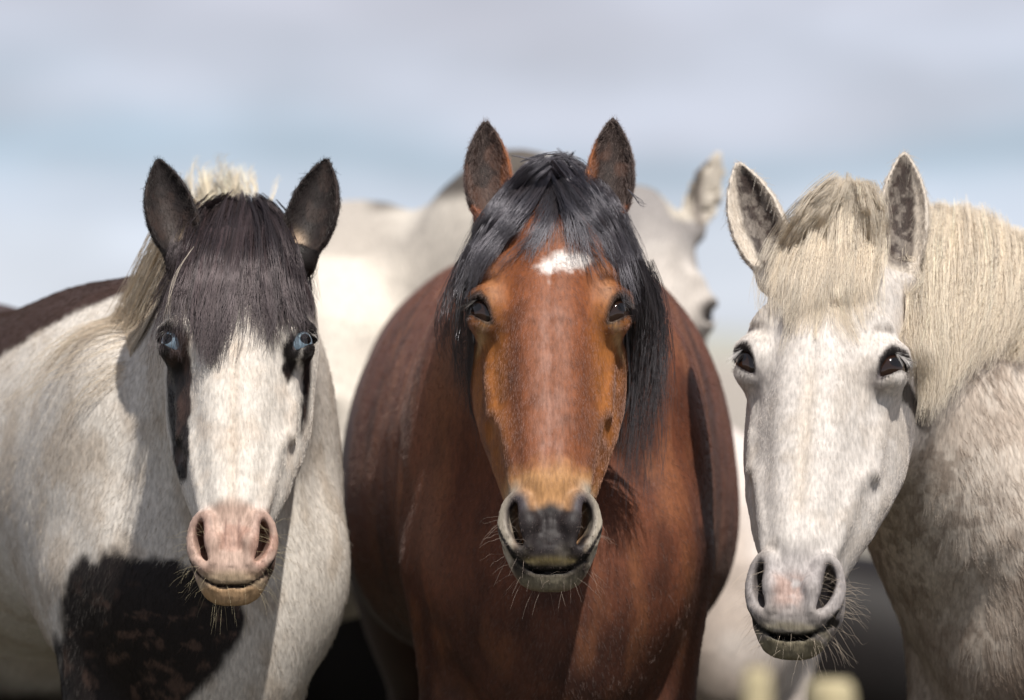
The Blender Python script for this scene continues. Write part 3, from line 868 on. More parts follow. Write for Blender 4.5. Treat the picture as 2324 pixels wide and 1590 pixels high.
# =====================================================================  PINTO
def pinto_color(h, P):
    q = h.to_head(P); x, D, T = q[:, 0].astype(float), q[:, 1].astype(float), -q[:, 2].astype(float)
    ax = np.abs(x)
    n1 = fbm(P, 26, 3); n2 = fbm(P, 90, 2)
    white = np.array((.70, .645, .58)); black = np.array((.010, .0065, .006))
    c = np.tile(white*.92, (len(P), 1))
    c = mixc(c, (.44, .36, .28), sstep(.44, .68, fbm(P*np.array((1, 1, .7))+5, 20, 4))*.6)
    X, Z = P[:, 0], P[:, 2]
    s = (P[:, 1]+8)/8*PXM
    # chest patch, in the horse's own body frame
    qb = h.to_body(P); bx, by, bz = [qb[:, i].astype(float) for i in range(3)]
    n3 = (fbm(P, 22, 3)-.5)*.06
    xw = X-h.pos[0]-.035
    patch = poly_sd(xw+n3, Z+n3, [(-.265, .93), (-.25, .98), (-.225, 1.01), (-.20, 1.0), (-.185, 1.025), (-.16, 1.01), (-.09, .995), (-.03, .965), (.0, .93), (.005, .89), (-.03, .84), (-.08, .79), (-.12, .5), (-.28, .3), (-.285, .8)])
    c = mixc(c, black*1.3, sstep(.008, -.008, patch)*(by < .42))
    c = mixc(c, (.11, .065, .048), sstep(.58, .66, fbm(P*np.array((1, 1, 1.4))+4, 48, 3))*sstep(1.0, .90, Z)*(patch < -.01)*(by < .42)*.7)  # brown glints painted onto the black patch
    rump = sstep(0, .04, by-.24-(1.40-bz)*2.2+n3)*sstep(.95, 1.02, bz+n3)
    c = mixc(c, (.045, .022, .016), rump)
    c = mixc(c, (.02, .012, .01), sstep(.78, .72, bz+n3)*(by > .9)*sstep(.55, .62, bz+n3))
    # head
    ch = np.tile(white, (len(P), 1))
    ch = mixc(ch, (.52, .40, .30), sstep(.5, .75, n1)*.35)
    ch = mixc(ch, (.50, .37, .26), np.exp(-(ax/.010)**2)*sstep(.2, .24, T)*.35)
    w = noisy(P, 70, .005)
    def pm(pts, D0=.075): return sstep(.003, -.003, poly_sd(x+w, T+noisy(P+4, 70, .005), uv_local(h, pts, D0)))
    m = pm([(340, 745), (385, 742), (402, 760), (412, 748), (430, 775), (436, 860), (428, 940), (430, 1000), (418, 1062), (395, 1040), (378, 980), (340, 960)], .05)
    m = np.maximum(m, pm([(640, 690), (650, 740), (668, 752), (690, 800), (730, 800), (730, 640), (690, 600), (660, 650)], .05))
    m = np.maximum(m, pm([(644, 800), (660, 775), (690, 790), (672, 830), (650, 866), (640, 840)], .05))
    m = np.maximum(m, pm([(688, 800), (720, 800), (700, 900), (676, 960), (684, 880)], .03))
    m = np.maximum(m, sstep(.115, .095, T+noisy(P, 40, .012)+np.clip(.05-ax, 0, 1)*.3))
    m = np.maximum(m, pm([(330, 560), (395, 600), (420, 660), (390, 690), (372, 720), (340, 745)], .05))
    m = np.maximum(m, pm([(622, 1330), (600, 1300), (625, 1270), (640, 1240), (650, 1260), (650, 1330)], .03)*.9)
    # pink skin on the muzzle
    mz = sstep(.468, .490, T+noisy(P, 50, .010)-ax*.15)
    ch = mixc(ch, (.50, .355, .285), mz)
    ch = mixc(ch, (.36, .20, .15), mz*sstep(.5, .66, n1)*.6)
    nos = np.exp(-(((ax-.046)/.015)**2+((T-.522)/.032)**2))
    ch = mixc(ch, (.18, .09, .075), np.clip(nos*1.1, 0, 1)*.6)
    ch = mixc(ch, (.16, .09, .07), np.exp(-(np.abs(np.abs(x)-.010)/.002)**2)*sstep(.50, .51, T)*sstep(.56, .54, T)*.6)
    ch = mixc(ch, (.48, .38, .20), sstep(.580, .594, T)*.45)
    ch = mixc(ch, (.48, .28, .13), sstep(.598, .606, T-165*0*ax)*.6)
    slit = np.abs(T-(.6045-165*ax**3-.14*(.05-D)))
    ch = mixc(ch, (.02, .010, .008), sstep(.0032, .0014, slit)*sstep(.0, .01, D))
    m = m*np.maximum(sstep(-.05, -.02, D), sstep(.13, .10, T)*sstep(-.12, -.09, D))
    ch = mixc(ch, black, m)
    ch = mixc(ch, (.09, .05, .038), m*sstep(.52, .66, n1)*(T > .2)*.5)
    er = (T < .02) & (ax > .03)
    ce = mixc(np.tile(black*1.6, (len(P), 1)), (.060, .036, .028), sstep(.50, .66, fbm(P, 45, 2))*.40)
    # pale tufts at the inner base of the ears
    for sg in (1, -1):
        ce = mixc(ce, (.45, .33, .23), np.exp(-(((x*sg-.086)/.011)**2+((T+.008)/.013)**2))*1.0)
    ch = np.where(er[:, None], ce, ch)
    # the back of the head and neck stay white
    back = sstep(-.06, -.09, D)
    ch = ch*(1-back[:, None])+c*back[:, None]
    hd = (T > -.25) & (T < .66) & (ax < .17) & (D > -.17)
    return np.where(hd[:, None], ch, c)

pinto = Horse('horse', 'black and white pinto horse with pale blue eyes and straight dark forelock',
    pos=(-.425, .36), yaw=21, scale=.98, poll=(-.383, .155, 1.459), hyaw=0, hpitch=27, hroll=0, hscale=.925,
    neck=[((-.385, .27, 1.345), (-.43, .46, 1.26), .125, .175, .72, .05), ((-.43, .46, 1.26), (-.52, .78, 1.10), .175, .24, .70, .08),
          ((-.385, .22, 1.32), (-.44, .38, 1.14), .10, .155, .85, .06)],
    H={'ears': {1: ((.083, -.018, -.034), (.29, .12, 1.0), (.0, 1.0, 0), .182, .040), -1: ((-.083, -.018, -.034), (-.30, .12, 1.0), (.0, 1.0, 0), .182, .040)}, 'slant': 55, 'look': .10, 'gaze': -.14, 'lid': .0055, 'gape': .0011, 'mw': .93},
    B={'cw': .88, 'tuck': .045, 'bw': 1.06, 'leg': [(.06, -.085), (0, 0)]}, color=pinto_color,
    grid=((-1.55, -.02, -.55, -.21, .0036, .028), (-.27, 2.15, -.22, .26, .0036, .032), (-.02, 1.72, .89, 1.67, .0036, .024))).build()
pinto.eyes(M_eye_blue)

# =====================================================================  GREY (white faced)
def grey_color(h, P):
    q = h.to_head(P); x, D, T = q[:, 0].astype(float), q[:, 1].astype(float), -q[:, 2].astype(float)
    ax = np.abs(x)
    n1 = fbm(P, 26, 3); n2 = fbm(P, 90, 2)
    c = np.tile((.65, .575, .50), (len(P), 1))
    sp = sstep(.48, .60, fbm(P*np.array((1, 1, .7))+2, 88, 3))
    c = mixc(c, (.22, .165, .13), sp*.62*sstep(.28, .50, fbm(P+1, 7, 3)))
    c = mixc(c, (.36, .28, .22), sstep(.45, .6, fbm(P+6, 16, 3))*.45)
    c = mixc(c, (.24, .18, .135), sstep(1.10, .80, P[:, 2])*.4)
    c = mixc(c, (.22, .16, .12), sstep(.66, .72, P[:, 0]+(P[:, 2]-.8)*-.35+.0)*(P[:, 1] < .30)*(P[:, 2] < 1.02)*.75)  # forward foreleg tinted taupe, its shade painted into the coat
    ch = np.tile((.65, .60, .555), (len(P), 1))
    ch = mixc(ch, (.50, .43, .36), sstep(.5, .7, n1)*.4)
    ch = mixc(ch, (.56, .45, .33), np.exp(-(ax/.012)**2)*sstep(.2, .26, T)*sstep(.46, .42, T)*.35)
    ch = mixc(ch, (.035, .028, .028), sstep(.0055, .001, eyesd(ax, T)+noisy(P, 90, .002)))
    ch = mixc(ch, (.22, .19, .19), np.exp(-(((ax-.080)/.012)**2+((T-.235)/.012)**2))*.5)
    mz = sstep(.468, .52, T+noisy(P, 50, .010))
    ch = mixc(ch, (.30, .27, .27), mz*.75)
    pk = np.exp(-(((x+.004+noisy(P, 60, .006))/.020)**4+((T-.548+noisy(P+2, 60, .006))/.024)**4))*sstep(.35, .55, fbm(P, 60, 3)+.1)
    ch = mixc(ch, (.40, .27, .225), pk*.85)
    nos = np.exp(-(((ax-.046)/.013)**2+((T-.525)/.030)**2))
    ch = mixc(ch, (.05, .04, .04), np.clip(nos, 0, 1)*.9)
    ch = mixc(ch, (.12, .10, .08), sstep(.555, .580, T+noisy(P, 60, .008))*.45)
    ch = mixc(ch, (.34, .29, .16), np.exp(-((T-.594+noisy(P, 80, .004))/.005)**2)*.45)
    ch = mixc(ch, (.20, .17, .10), sstep(.600, .606, T)*.8)
    slit = np.abs(T-(.6045-165*ax**3-.14*(.05-D)))
    ch = mixc(ch, (.006, .005, .004), sstep(.0055, .0030, slit)*sstep(.0, .01, D))
    er = (T < .03) & (ax > .035)
    # inner ear dark fur, rim pale
    ce = np.tile((.62, .55, .47), (len(P), 1))
    for sg in (1, -1):
        B, A, Fv, ln, wd = h.H['ears'][sg]
        A = np.asarray(A)/np.linalg.norm(A); Fv = np.asarray(Fv, float); Fv -= A*(Fv@A); Fv /= np.linalg.norm(Fv)
        S = np.cross(A, Fv); S = S if S[0]*sg > 0 else -S
        r = q-np.asarray(B); a = (r@A)/ln; s = r@S-((-.30*a*a+.22*a)*wd*1.1)
        w = np.interp(a, ET, EW)*wd
        inn = sstep(.72, .50, np.abs(s+.12*w)/np.maximum(w, .003)+noisy(P, 90, .12))*sstep(-.02, .14, a)*sstep(1.0, .86, a)*(r@Fv > -w*.55)
        ce = mixc(ce, (.055, .038, .032), inn*(np.abs(s) < w*1.2)*(.75+.25*(n2 > .5)))
    ch = np.where(er[:, None], ce, ch)
    hd = (T > -.25) & (T < .66) & (ax < .17) & (D > -.19)
    back = sstep(-.10, -.15, D)
    ch = ch*(1-back[:, None])+c*back[:, None]
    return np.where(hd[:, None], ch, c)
grey = Horse('horse', 'white horse with cream forelock and mane, dark eyes and flea bitten neck',
    pos=(.74, .36), yaw=-32, scale=1.0, poll=(.464, .165, 1.439), hyaw=-12.5, hpitch=29, hroll=1.5, hscale=1.04,
    neck=[((.51, .27, 1.325), (.64, .42, 1.28), .125, .185, .72, .05), ((.64, .42, 1.28), (.84, .72, 1.18), .185, .24, .85, .08),
          ((.50, .22, 1.30), (.66, .36, 1.10), .10, .17, .95, .06),
          ((.95, .24, 1.10), (.88, .12, .62), .17, .115, 1.0, .03)],
    H={'ears': {1: ((.080, -.025, -.030), (-.02, .14, 1.0), (.15, 1.0, 0), .195, .036), -1: ((-.083, -.025, -.030), (-.46, .14, 1.0), (-.1, 1.0, 0), .190, .039)}, 'gape': .0024, 'lid': .0030, 'mw': .91, 'slant': 48, 'open': 1.1},
    B={'cw': 1.0, 'leg': [(-.05, .0), (0, 0)]}, color=grey_color,
    grid=((.28, 1.9, .28, .66, .0036, .028), (-.27, 2.1, -.24, .30, .0036, .032), (-.02, 1.72, .86, 1.70, .0036, .024))).build()
grey.eyes(M_eye_dark)
#@@BACK@@
# ===================================================================== REAR
def plain_color(base, spots=None, amt=.6):
    def f(h, P):
        q = h.to_head(P); T = -q[:, 2].astype(float); ax = np.abs(q[:, 0]).astype(float); D = q[:, 1].astype(float)
        qb = h.to_body(P)
        c = np.tile(base, (len(P), 1))
        if spots is not None:
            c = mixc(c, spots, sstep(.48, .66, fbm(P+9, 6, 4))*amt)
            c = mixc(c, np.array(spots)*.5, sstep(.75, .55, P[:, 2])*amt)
        if h.H.get('dapple'):
            hd = (T > -.05) & (T < .66) & (ax < .15) & (D > -.18)
            g = sstep(.20, .02, T+noisy(P, 20, .04))
            c = mixc(c, (.10, .085, .07), sstep(1.565, 1.60, P[:, 2]+.12*np.clip(-.05-P[:, 0], 0, 1)*.8)*(P[:, 0] < .25)*(P[:, 0] > -.27)*(P[:, 1] < 3.0))
            ch = mixc(np.tile((.66, .60, .54), (len(P), 1)), (.20, .185, .18), g*.85)
            ch = mixc(ch, (.07, .055, .05), np.exp(-(np.hypot(ax-.1, T-.205)/.022)**2))
            ce = mixc(np.tile((.50, .45, .38), (len(P), 1)), (.10, .08, .07), sstep(.040, .058, D+.03+.0*ax)*0+sstep(.125, .105, ax)*sstep(.085, .100, ax)*.85)
            ch = np.where(((T < .02) & (ax > .04))[:, None], ce, ch)
            c = np.where(hd[:, None] | ((T <= -.03) & (T > -.25) & (ax < .16) & (np.abs(D) < .15))[:, None], ch, c)
        return c
    return f
GR = lambda x0, x1, y0, y1, zt: ((x0, x1, 9, 9, .03, .03), (y0, y1, 9, 9, .03, .03), (-.02, zt, 9, 9, .03, .03))
def rear_grid(c, hx, hy, hz):
    g = .011
    return ((c[0], c[1], hx-.17, hx+.17, g, .035), (c[2], c[3], hy-.2, hy+.3, g, .035), (-.02, c[4], hz-.66, hz+.2, g, .035))
def stub(name, label, **k):
    h = Horse(name, label, **k); h.build(); return h
dapple = stub('horse', 'pale grey horse with dark mane on its arched neck, behind the bay horse',
    pos=(-.33, 2.50), yaw=-2, scale=1.10, poll=(.235, 2.30, 1.545), hyaw=8, hpitch=16, hroll=0, hscale=1.0,
    neck=[((.20, 2.42, 1.46), (.02, 2.50, 1.445), .125, .19, .6, .05), ((.02, 2.50, 1.445), (-.34, 3.0, 1.20), .19, .27, .6, .08),
          ((.10, 2.42, 1.25), (-.16, 2.6, 1.1), .12, .2, .8, .08)],
    H={'ears': {1: ((.085, -.02, -.03), (.42, .0, 1.0), (.2, 1.0, 0), .175, .036), -1: ((-.085, -.02, -.03), (-.40, .0, 1.0), (-.2, 1.0, 0), .175, .036)}, 'dapple': 1},
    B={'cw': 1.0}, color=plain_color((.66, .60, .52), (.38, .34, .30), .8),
    grid=rear_grid((-1.0, .6, 1.9, 4.6, 1.85), .235, 2.25, 1.545))
pony = stub('horse', 'small pale cream pony seen between the bay horse and the white horse',
    pos=(.40, 2.75), yaw=12, scale=.82, poll=(.05, 2.35, 1.02), hyaw=-40, hpitch=35, hroll=0, hscale=.72,
    neck=[((.06, 2.42, .97), (.16, 2.6, .95), .09, .13, .7, .04), ((.16, 2.6, .95), (.36, 2.9, .92), .13, .2, .8, .07)],
    H={'ears': {1: ((.085, -.02, -.03), (.3, .0, 1.0), (.2, 1.0, 0), .13, .034), -1: ((-.085, -.02, -.03), (-.3, .0, 1.0), (-.2, 1.0, 0), .13, .034)}},
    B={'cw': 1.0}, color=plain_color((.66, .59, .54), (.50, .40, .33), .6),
    grid=rear_grid((-.3, 1.1, 1.8, 4.3, 1.25), .05, 2.2, 1.02))
pony.eyes(M_eye_dark)
foal = stub('horse', 'dark brown foal low behind the pony and the white horse',
    pos=(.32, 3.75), yaw=-92, scale=.62, poll=(-.10, 3.75, .98), hyaw=-80, hpitch=50, hroll=0, hscale=.62,
    neck=[((-.02, 3.75, .94), (.12, 3.75, .84), .07, .10, .7, .04), ((.12, 3.75, .84), (.35, 3.75, .74), .10, .16, .8, .05)],
    H={'ears': {1: ((.085, -.02, -.03), (.3, .0, 1.0), (.2, 1.0, 0), .15, .034), -1: ((-.085, -.02, -.03), (-.3, .0, 1.0), (-.2, 1.0, 0), .15, .034)}},
    B={'cw': 1.0}, color=plain_color((.009, .006, .005), (.006, .004, .004), .8),
    grid=rear_grid((-.7, 1.6, 3.3, 4.2, 1.15), -.25, 3.75, .98))
foal.eyes(M_eye_dark, 1)
foal2 = stub('horse', 'black brown foal low behind the belly of the pinto horse',
    pos=(-.16, 3.55), yaw=92, scale=.66, poll=(.26, 3.55, 1.02), hyaw=80, hpitch=50, hroll=0, hscale=.62,
    neck=[((.18, 3.55, .98), (.04, 3.55, .88), .07, .10, .7, .04), ((.04, 3.55, .88), (-.19, 3.55, .78), .10, .17, .8, .05)],
    H={'ears': {1: ((.085, -.02, -.03), (.3, .0, 1.0), (.2, 1.0, 0), .15, .034), -1: ((-.085, -.02, -.03), (-.3, .0, 1.0), (-.2, 1.0, 0), .15, .034)}},
    B={'cw': 1.0}, color=plain_color((.009, .006, .005), (.006, .004, .004), .8),
    grid=rear_grid((-1.6, .8, 3.1, 4.0, 1.2), .40, 3.55, 1.02))
foal2.eyes(M_eye_dark, 1)

# ===================================================================== HAIR
def between(paths, n, jit=4, seed=0, wlo=.7, whi=1.3, cut=.12):
    """random locks blended between neighbouring outline paths of equal length"""
    r = np.random.default_rng(seed); out = []
    P = [np.asarray(p, float) for p in paths]
    for i in range(n):
        t = (i+r.random())/n*(len(P)-1); k = min(int(t), len(P)-2); f = t-k
        q = P[k]*(1-f)+P[k+1]*f
        q = q+r.normal(size=2)*jit+np.cumsum(r.normal(size=q.shape)*jit*.45, 0)
        m = len(q); e = 1-r.random()*cut
        tt = np.linspace(0, (m-1)*e, m); j = np.clip(tt.astype(int), 0, m-2); ff = (tt-j)[:, None]
        q = q[j]*(1-ff)+q[j+1]*ff
        out.append((q, r.uniform(wlo, whi)))
    return out
def locks3d(h, L, off, Y0=.1):
    e = h.H['ears']; h.H['ears'] = {}
    try: return h.drape_many(L, off*np.array([.4+1.5*random.random()**1.5 for _ in L]), Y0)
    finally: h.H['ears'] = e
def whiskers(h, n, col, T0=.50, T1=.62, ln=(.015, .038), rad=.00012, seed=1):
    def t(c):
        q = h.to_head(c); return (-q[:, 2] > T0) & (-q[:, 2] < T1+.03) & (q[:, 1] > -.06) & ((np.abs(q[:, 0]) > .036) | (-q[:, 2] > .596))
    P, nr = h.scatter(n, t)
    L = rng.uniform(*ln, n)[:, None]; d = nr*1.0+rng.normal(size=(n, 3))*.28; d[:, 2] -= .15; d[:, 1] -= .15
    d /= np.linalg.norm(d, axis=1)[:, None]
    pts = []
    for k in range(6):
        u = k/5; pts.append(P+d*L*u+np.array((0, -.1, -.35))*L*u*u*rng.uniform(.3, 1.1, (n, 1)))
    h.curves('whiskers', np.stack(pts, 1), rad*np.linspace(1, .3, 6), np.tile(col, (n, 1))*rng.uniform(.7, 1.3, (n, 1)), M_whair)
def lashes(h, col, n=26, ln=.020, gl=.9):
    for sg in (1, -1):
        pts = []
        for i in range(n):
            u = rng.uniform(-.4, 1.0)
            b = h.from_head(sg*(EYE_C[0]+.016+.010*u), EYE_C[1]-.018+.001*u, EYE_C[2]+.016-.012*u)
            d = h.HR@np.array((sg*(.8+.3*rng.normal()*.4), .55+.2*rng.normal(), -.55+.25*rng.normal())); d /= np.linalg.norm(d)
            L = ln*rng.uniform(.6, 1.1)
            pts.append([b+d*L*t+np.array((0, 0, -.25))*L*t*t for t in np.linspace(0, 1, 5)])
        h.curves('eyelashes', np.array(pts), .00025*np.linspace(1, .3, 5), np.tile(col, (n, 1)), M_whair)
def head_only(h):
    return lambda c: in_head(h, c)
def ear_test(h):
    def t(c):
        q = h.to_head(c); return (-q[:, 2] < .03) & (-q[:, 2] > -.2) & (np.abs(q[:, 0]) > .045) & (np.abs(q[:, 0]) < .17) & (np.abs(q[:, 1]) < .12)
    return t
def ear_flow(h, P):
    q = h.to_head(P); l = np.stack((np.sign(q[:, 0])*.35, np.zeros(len(q)), np.ones(len(q))), 1); return l@h.HR.T
def head_len(h, P):
    q = h.to_head(P); T = -q[:, 2]
    return .0075-.0038*sstep(.40, .54, T)-.003*np.exp(-(np.hypot(np.abs(q[:, 0])-.095, T-.205)/.022)**2)
def coat(h, n_head, n_body, mat, btest, blen=.013, brad=.00032):
    h.fur('coat', n_head, head_only(h), head_flow, head_len, .00018, M_hfur if mat is M_dfur else mat, lift=.14, jit=.09, clump=.55)
    h.fur('ear_hair', 7000, ear_test(h), ear_flow, .008, .00018, mat, lift=.5, jit=.25)
    if n_body: h.fur('body_coat', n_body, btest, body_flow, blen, brad, mat, lift=.16, jit=.16, clump=.8)
def tail(h, col, mat, n=1400):
    L = []
    b = h.BR@np.array((0, 1.72, 1.25))*h.bs+h.pos; bk = h.BR@np.array((0, 1., 0))
    for i in range(26):
        a = rng.normal(size=3)*.025
        L.append((np.array([b+a*.4, b+bk*.07+a+(0, 0, -.03), b+bk*.12+a*1.5-(0, 0, .25), b+bk*.12+a*2-(0, 0, .55), b+bk*.10+a*2.2-(0, 0, .85)]), 1))
    P, r, c = lock_strands(h, L, k=10, per=n//26, spread=.02, rad=.0005, col=col, collide=False)
    h.curves('tail', P, r, c, mat)

random.seed(5)
def post(u, v, w, Y, label):
    import bmesh
    bm = bmesh.new(); top = w3(u, v, Y); r = w*PXM*(Y+8)/8/2
    rings = []
    for z, k in ((0, 1.08), (top[2]*.5, 1.03), (top[2]-.03, 1.0), (top[2]-.008, .93), (top[2], .72)):
        ring = []
        for i in range(18):
            a = i/18*6.283; rr = r*k*(1+.07*math.sin(3*a+u)+.04*math.sin(7*a+v+z*9))
            ring.append(bm.verts.new((rr*math.cos(a), rr*math.sin(a), z)))
        rings.append(ring)
    for a_, b_ in zip(rings[:-1], rings[1:]):
        for i in range(18): bm.faces.new((a_[i], a_[(i+1) % 18], b_[(i+1) % 18], b_[i]))
    bm.faces.new(rings[-1])
    me = bpy.data.meshes.new('fence_post'); bm.to_mesh(me); bm.free()
    m, t, b = new_mat('bleached_wood'); b.inputs['Roughness'].default_value = .85
    n = N(t, 'ShaderNodeTexNoise'); n.inputs['Scale'].default_value = 14; tcx = N(t, 'ShaderNodeTexCoord'); mpx = N(t, 'ShaderNodeMapping'); mpx.inputs['Scale'].default_value = (4, 4, .4)
    t.links.new(tcx.outputs['Object'], mpx.inputs[0]); t.links.new(mpx.outputs[0], n.inputs[0])
    r_ = N(t, 'ShaderNodeValToRGB'); r_.color_ramp.elements[0].color = (.30, .24, .13, 1); r_.color_ramp.elements[1].color = (.62, .54, .34, 1)
    t.links.new(n.outputs[0], r_.inputs[0]); t.links.new(r_.outputs[0], b.inputs['Base Color'])
    o = link('fence_post', me, None, m); o.location = (top[0], Y, 0); tag(o, label, 'post', 'pale stumps of fence posts')
post(1718, 1518, 66, -2.9, 'pale blurred post just below the belly of the cream pony')
post(1885, 1545, 112, -2.8, 'wider pale blurred post below the muzzle of the white horse')
# ===================================================================== BAYHAIR
h = bay
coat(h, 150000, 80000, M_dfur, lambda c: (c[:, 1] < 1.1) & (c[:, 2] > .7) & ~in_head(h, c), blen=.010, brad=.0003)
top = between([[(1235, 368), (1190, 395), (1140, 455), (1090, 540), (1052, 620), (1025, 700)],
               [(1240, 366), (1195, 405), (1145, 475), (1092, 555), (1058, 630), (1035, 720)],
               [(1245, 368), (1205, 420), (1160, 490), (1105, 560), (1068, 615), (1045, 680)],
               [(1250, 372), (1225, 425), (1185, 478), (1135, 530), (1085, 580), (1062, 630)]], 40, 5, 1, cut=.2)
top += between([[(1250, 366), (1280, 425), (1315, 470), (1365, 520), (1405, 580), (1435, 650)],
                [(1258, 366), (1300, 415), (1345, 470), (1392, 540), (1430, 620), (1452, 710)],
                [(1265, 364), (1325, 405), (1370, 470), (1415, 550), (1445, 630), (1462, 740)],
                [(1275, 366), (1335, 400), (1385, 470), (1425, 560), (1455, 640), (1470, 780)]], 50, 6, 2, cut=.3)
top += between([[(1310, 372), (1275, 410), (1240, 455), (1205, 500), (1160, 550), (1110, 600)],
                [(1220, 372), (1255, 415), (1285, 460), (1325, 495), (1370, 550), (1405, 615)]], 12, 8, 3, .4, .9)
top += between([[(1262, 440), (1230, 490), (1190, 520), (1140, 560), (1105, 590), (1080, 615)],
                [(1275, 445), (1300, 490), (1325, 530), (1350, 580), (1370, 610), (1385, 640)]], 3, 10, 33, .25, .4)
P, r, c = lock_strands(h, locks3d(h, top, .009), k=16, per=80, spread=.0075, col=(.016, .011, .012), colj=.75, wav=.004, off=.003, rad=.00022, tip=.5)
h.curves('forelock', P, r, c, M_bhair)
# the mane falls on both sides of the neck behind the face
side = between([[(1425, 590, ), (1432, 680), (1425, 800), (1418, 920), (1405, 1040), (1395, 1120)],
                [(1440, 600), (1458, 700), (1450, 800), (1440, 920), (1430, 1060), (1425, 1160)],
                [(1445, 600), (1470, 690), (1478, 800), (1470, 920), (1465, 1060), (1462, 1200)],
                [(1450, 610), (1478, 700), (1490, 820), (1498, 940), (1492, 1080), (1480, 1180)]], 30, 9, 4, cut=.5)
L = []
for q, w in side:
    Y = np.linspace(.06, .16, len(q))+random.uniform(-.01, .03)
    L.append((np.array([w3(a, b, y) for (a, b), y in zip(q, Y)]), w))
sidl = between([[(1075, 600), (1055, 680), (1052, 760), (1058, 840), (1062, 920), (1070, 1000)],
                [(1085, 600), (1068, 680), (1066, 760), (1070, 840), (1076, 920), (1082, 1060)]], 9, 3, 5, cut=.3)
sidl += between([[(1080, 570), (1045, 630), (1015, 690), (1005, 740), (1010, 780), (1025, 820)],
                 [(1085, 560), (1055, 620), (1030, 690), (1020, 760), (1015, 810), (1030, 860)]], 5, 4, 6, .3, .6)
for q, w in sidl:
    Y = np.linspace(.03, .12, len(q))+random.uniform(-.01, .03)
    L.append((np.array([w3(a, b, y) for (a, b), y in zip(q, Y)]), w))
P, r, c = lock_strands(h, L, k=16, per=26, spread=.013, col=(.022, .015, .017), colj=.6, wav=.004, off=.003, rad=.00026, tip=.4)
h.curves('mane', P, r, c, M_bhair)
# stray hairs over the poll
st = [([(1160, 355), (1200, 362), (1240, 366), (1290, 362), (1330, 380)], .2), ([(1180, 372), (1220, 358), (1270, 352), (1320, 368), (1345, 390)], .3), ([(1425, 430), (1440, 445), (1455, 460), (1465, 472)], .25),
      ([(1090, 600), (1070, 620), (1050, 660), (1040, 700)], .2)]
P, r, c = lock_strands(h, [(np.array([w3(a, b, .13) for a, b in q]), w) for q, w in st], k=12, per=60, spread=.006, col=(.02, .016, .02), rad=.00022, collide=False)
h.curves('stray_hair', P, r, c, M_bhair)
whiskers(h, 90, (.40, .30, .24)); lashes(h, (.05, .04, .04))
tail(h, (.02, .015, .015), M_bhair)

# ===================================================================== PINTOHAIR
h = pinto
coat(h, 130000, 90000, M_fur, lambda c: (c[:, 1] < 1.2) & (c[:, 2] > .7) & ~in_head(h, c))
fl = between([[(500, 462), (455, 500), (412, 590), (378, 670), (352, 740), (335, 840)],
              [(510, 458), (470, 500), (440, 580), (412, 650), (388, 700), (372, 735)],
              [(520, 456), (485, 500), (455, 600), (445, 690), (440, 750), (455, 800)],
              [(535, 455), (515, 500), (495, 600), (480, 690), (470, 770), (462, 850)],
              [(550, 455), (545, 500), (535, 600), (520, 680), (505, 740), (480, 810)],
              [(565, 455), (575, 500), (575, 600), (575, 680), (570, 720), (575, 790)],
              [(575, 457), (600, 500), (612, 590), (618, 660), (622, 720), (628, 790)],
              [(585, 460), (625, 510), (650, 600), (668, 670), (680, 720), (690, 760)],
              [(590, 462), (640, 520), (668, 600), (685, 670), (700, 720), (708, 755)]], 78, 8, 7, cut=.36)
fl += between([[(480, 462), (440, 500), (400, 600), (370, 690), (350, 780), (335, 870)], [(520, 456), (500, 520), (480, 620), (465, 720), (470, 790), (478, 860)], [(560, 455), (555, 520), (545, 620), (530, 720), (505, 790), (480, 850)], [(580, 456), (610, 520), (625, 620), (640, 700), (655, 760), (668, 830)]], 18, 8, 71, .5, 1.0, cut=.15)
low = between([[(500, 520), (478, 620), (460, 710), (456, 785), (462, 855)], [(530, 520), (508, 620), (488, 710), (476, 775), (476, 850)], [(560, 520), (540, 620), (522, 690), (505, 745), (488, 805)]], 20, 6, 72, .6, 1.2, cut=.25)
low += between([[(588, 520), (584, 620), (582, 690), (590, 750), (598, 800)], [(618, 520), (630, 610), (642, 680), (652, 735), (664, 800)], [(640, 520), (662, 600), (676, 670), (688, 725), (698, 775)]], 16, 7, 73, .3, .8, cut=.3)
P, r, c = lock_strands(h, locks3d(h, low, .009), k=14, per=36, tight=.2, spread=.0080, col=(.024, .014, .014), colj=.8, wav=.004, off=.004, rad=.00028, tip=.10)
h.curves('forelock', P, r, c, M_brhair)
P, r, c = lock_strands(h, locks3d(h, fl, .006), k=16, per=34, tight=.20, spread=.0095, col=(.020, .012, .012), colj=.8, wav=.0046, off=.003, rad=.00028, tip=.14)
h.curves('forelock', P, r, c, M_brhair)
P, r, c = lock_strands(h, [(np.array([w3(a, b, y) for a, b, y in ((440, 560, .03), (405, 610, .02), (388, 660, .01), (378, 720, 0), (374, 760, 0))]), .12)], k=12, per=50, spread=.003, col=(.6, .5, .4), rad=.00022, collide=False)
h.curves('pale_lock', P, r, c, M_whair)
mn = between([[(440, 470), (385, 560), (335, 650), (285, 730), (235, 800), (190, 880)],
              [(445, 480), (395, 590), (350, 690), (305, 780), (260, 870), (215, 950)],
              [(445, 500), (405, 620), (372, 730), (345, 820), (310, 910), (270, 1000)],
              [(450, 520), (418, 640), (392, 750), (378, 850), (362, 950), (350, 1040)]], 60, 9, 8, cut=.4)
L = []
for q, w in mn:
    Y = np.linspace(.28, .44, len(q))
    pts = []
    for (a, b), y in zip(q, Y):
        pts.append((a, b, y))
    L.append((np.array([w3(*p) for p in pts]), w))
P, r, c = lock_strands(h, L, k=12, per=70, spread=.018, col=(.68, .58, .46), colj=.3, wav=.004, off=.006, rad=.0004, tip=.3)
h.curves('mane', P, r, c, M_whair)
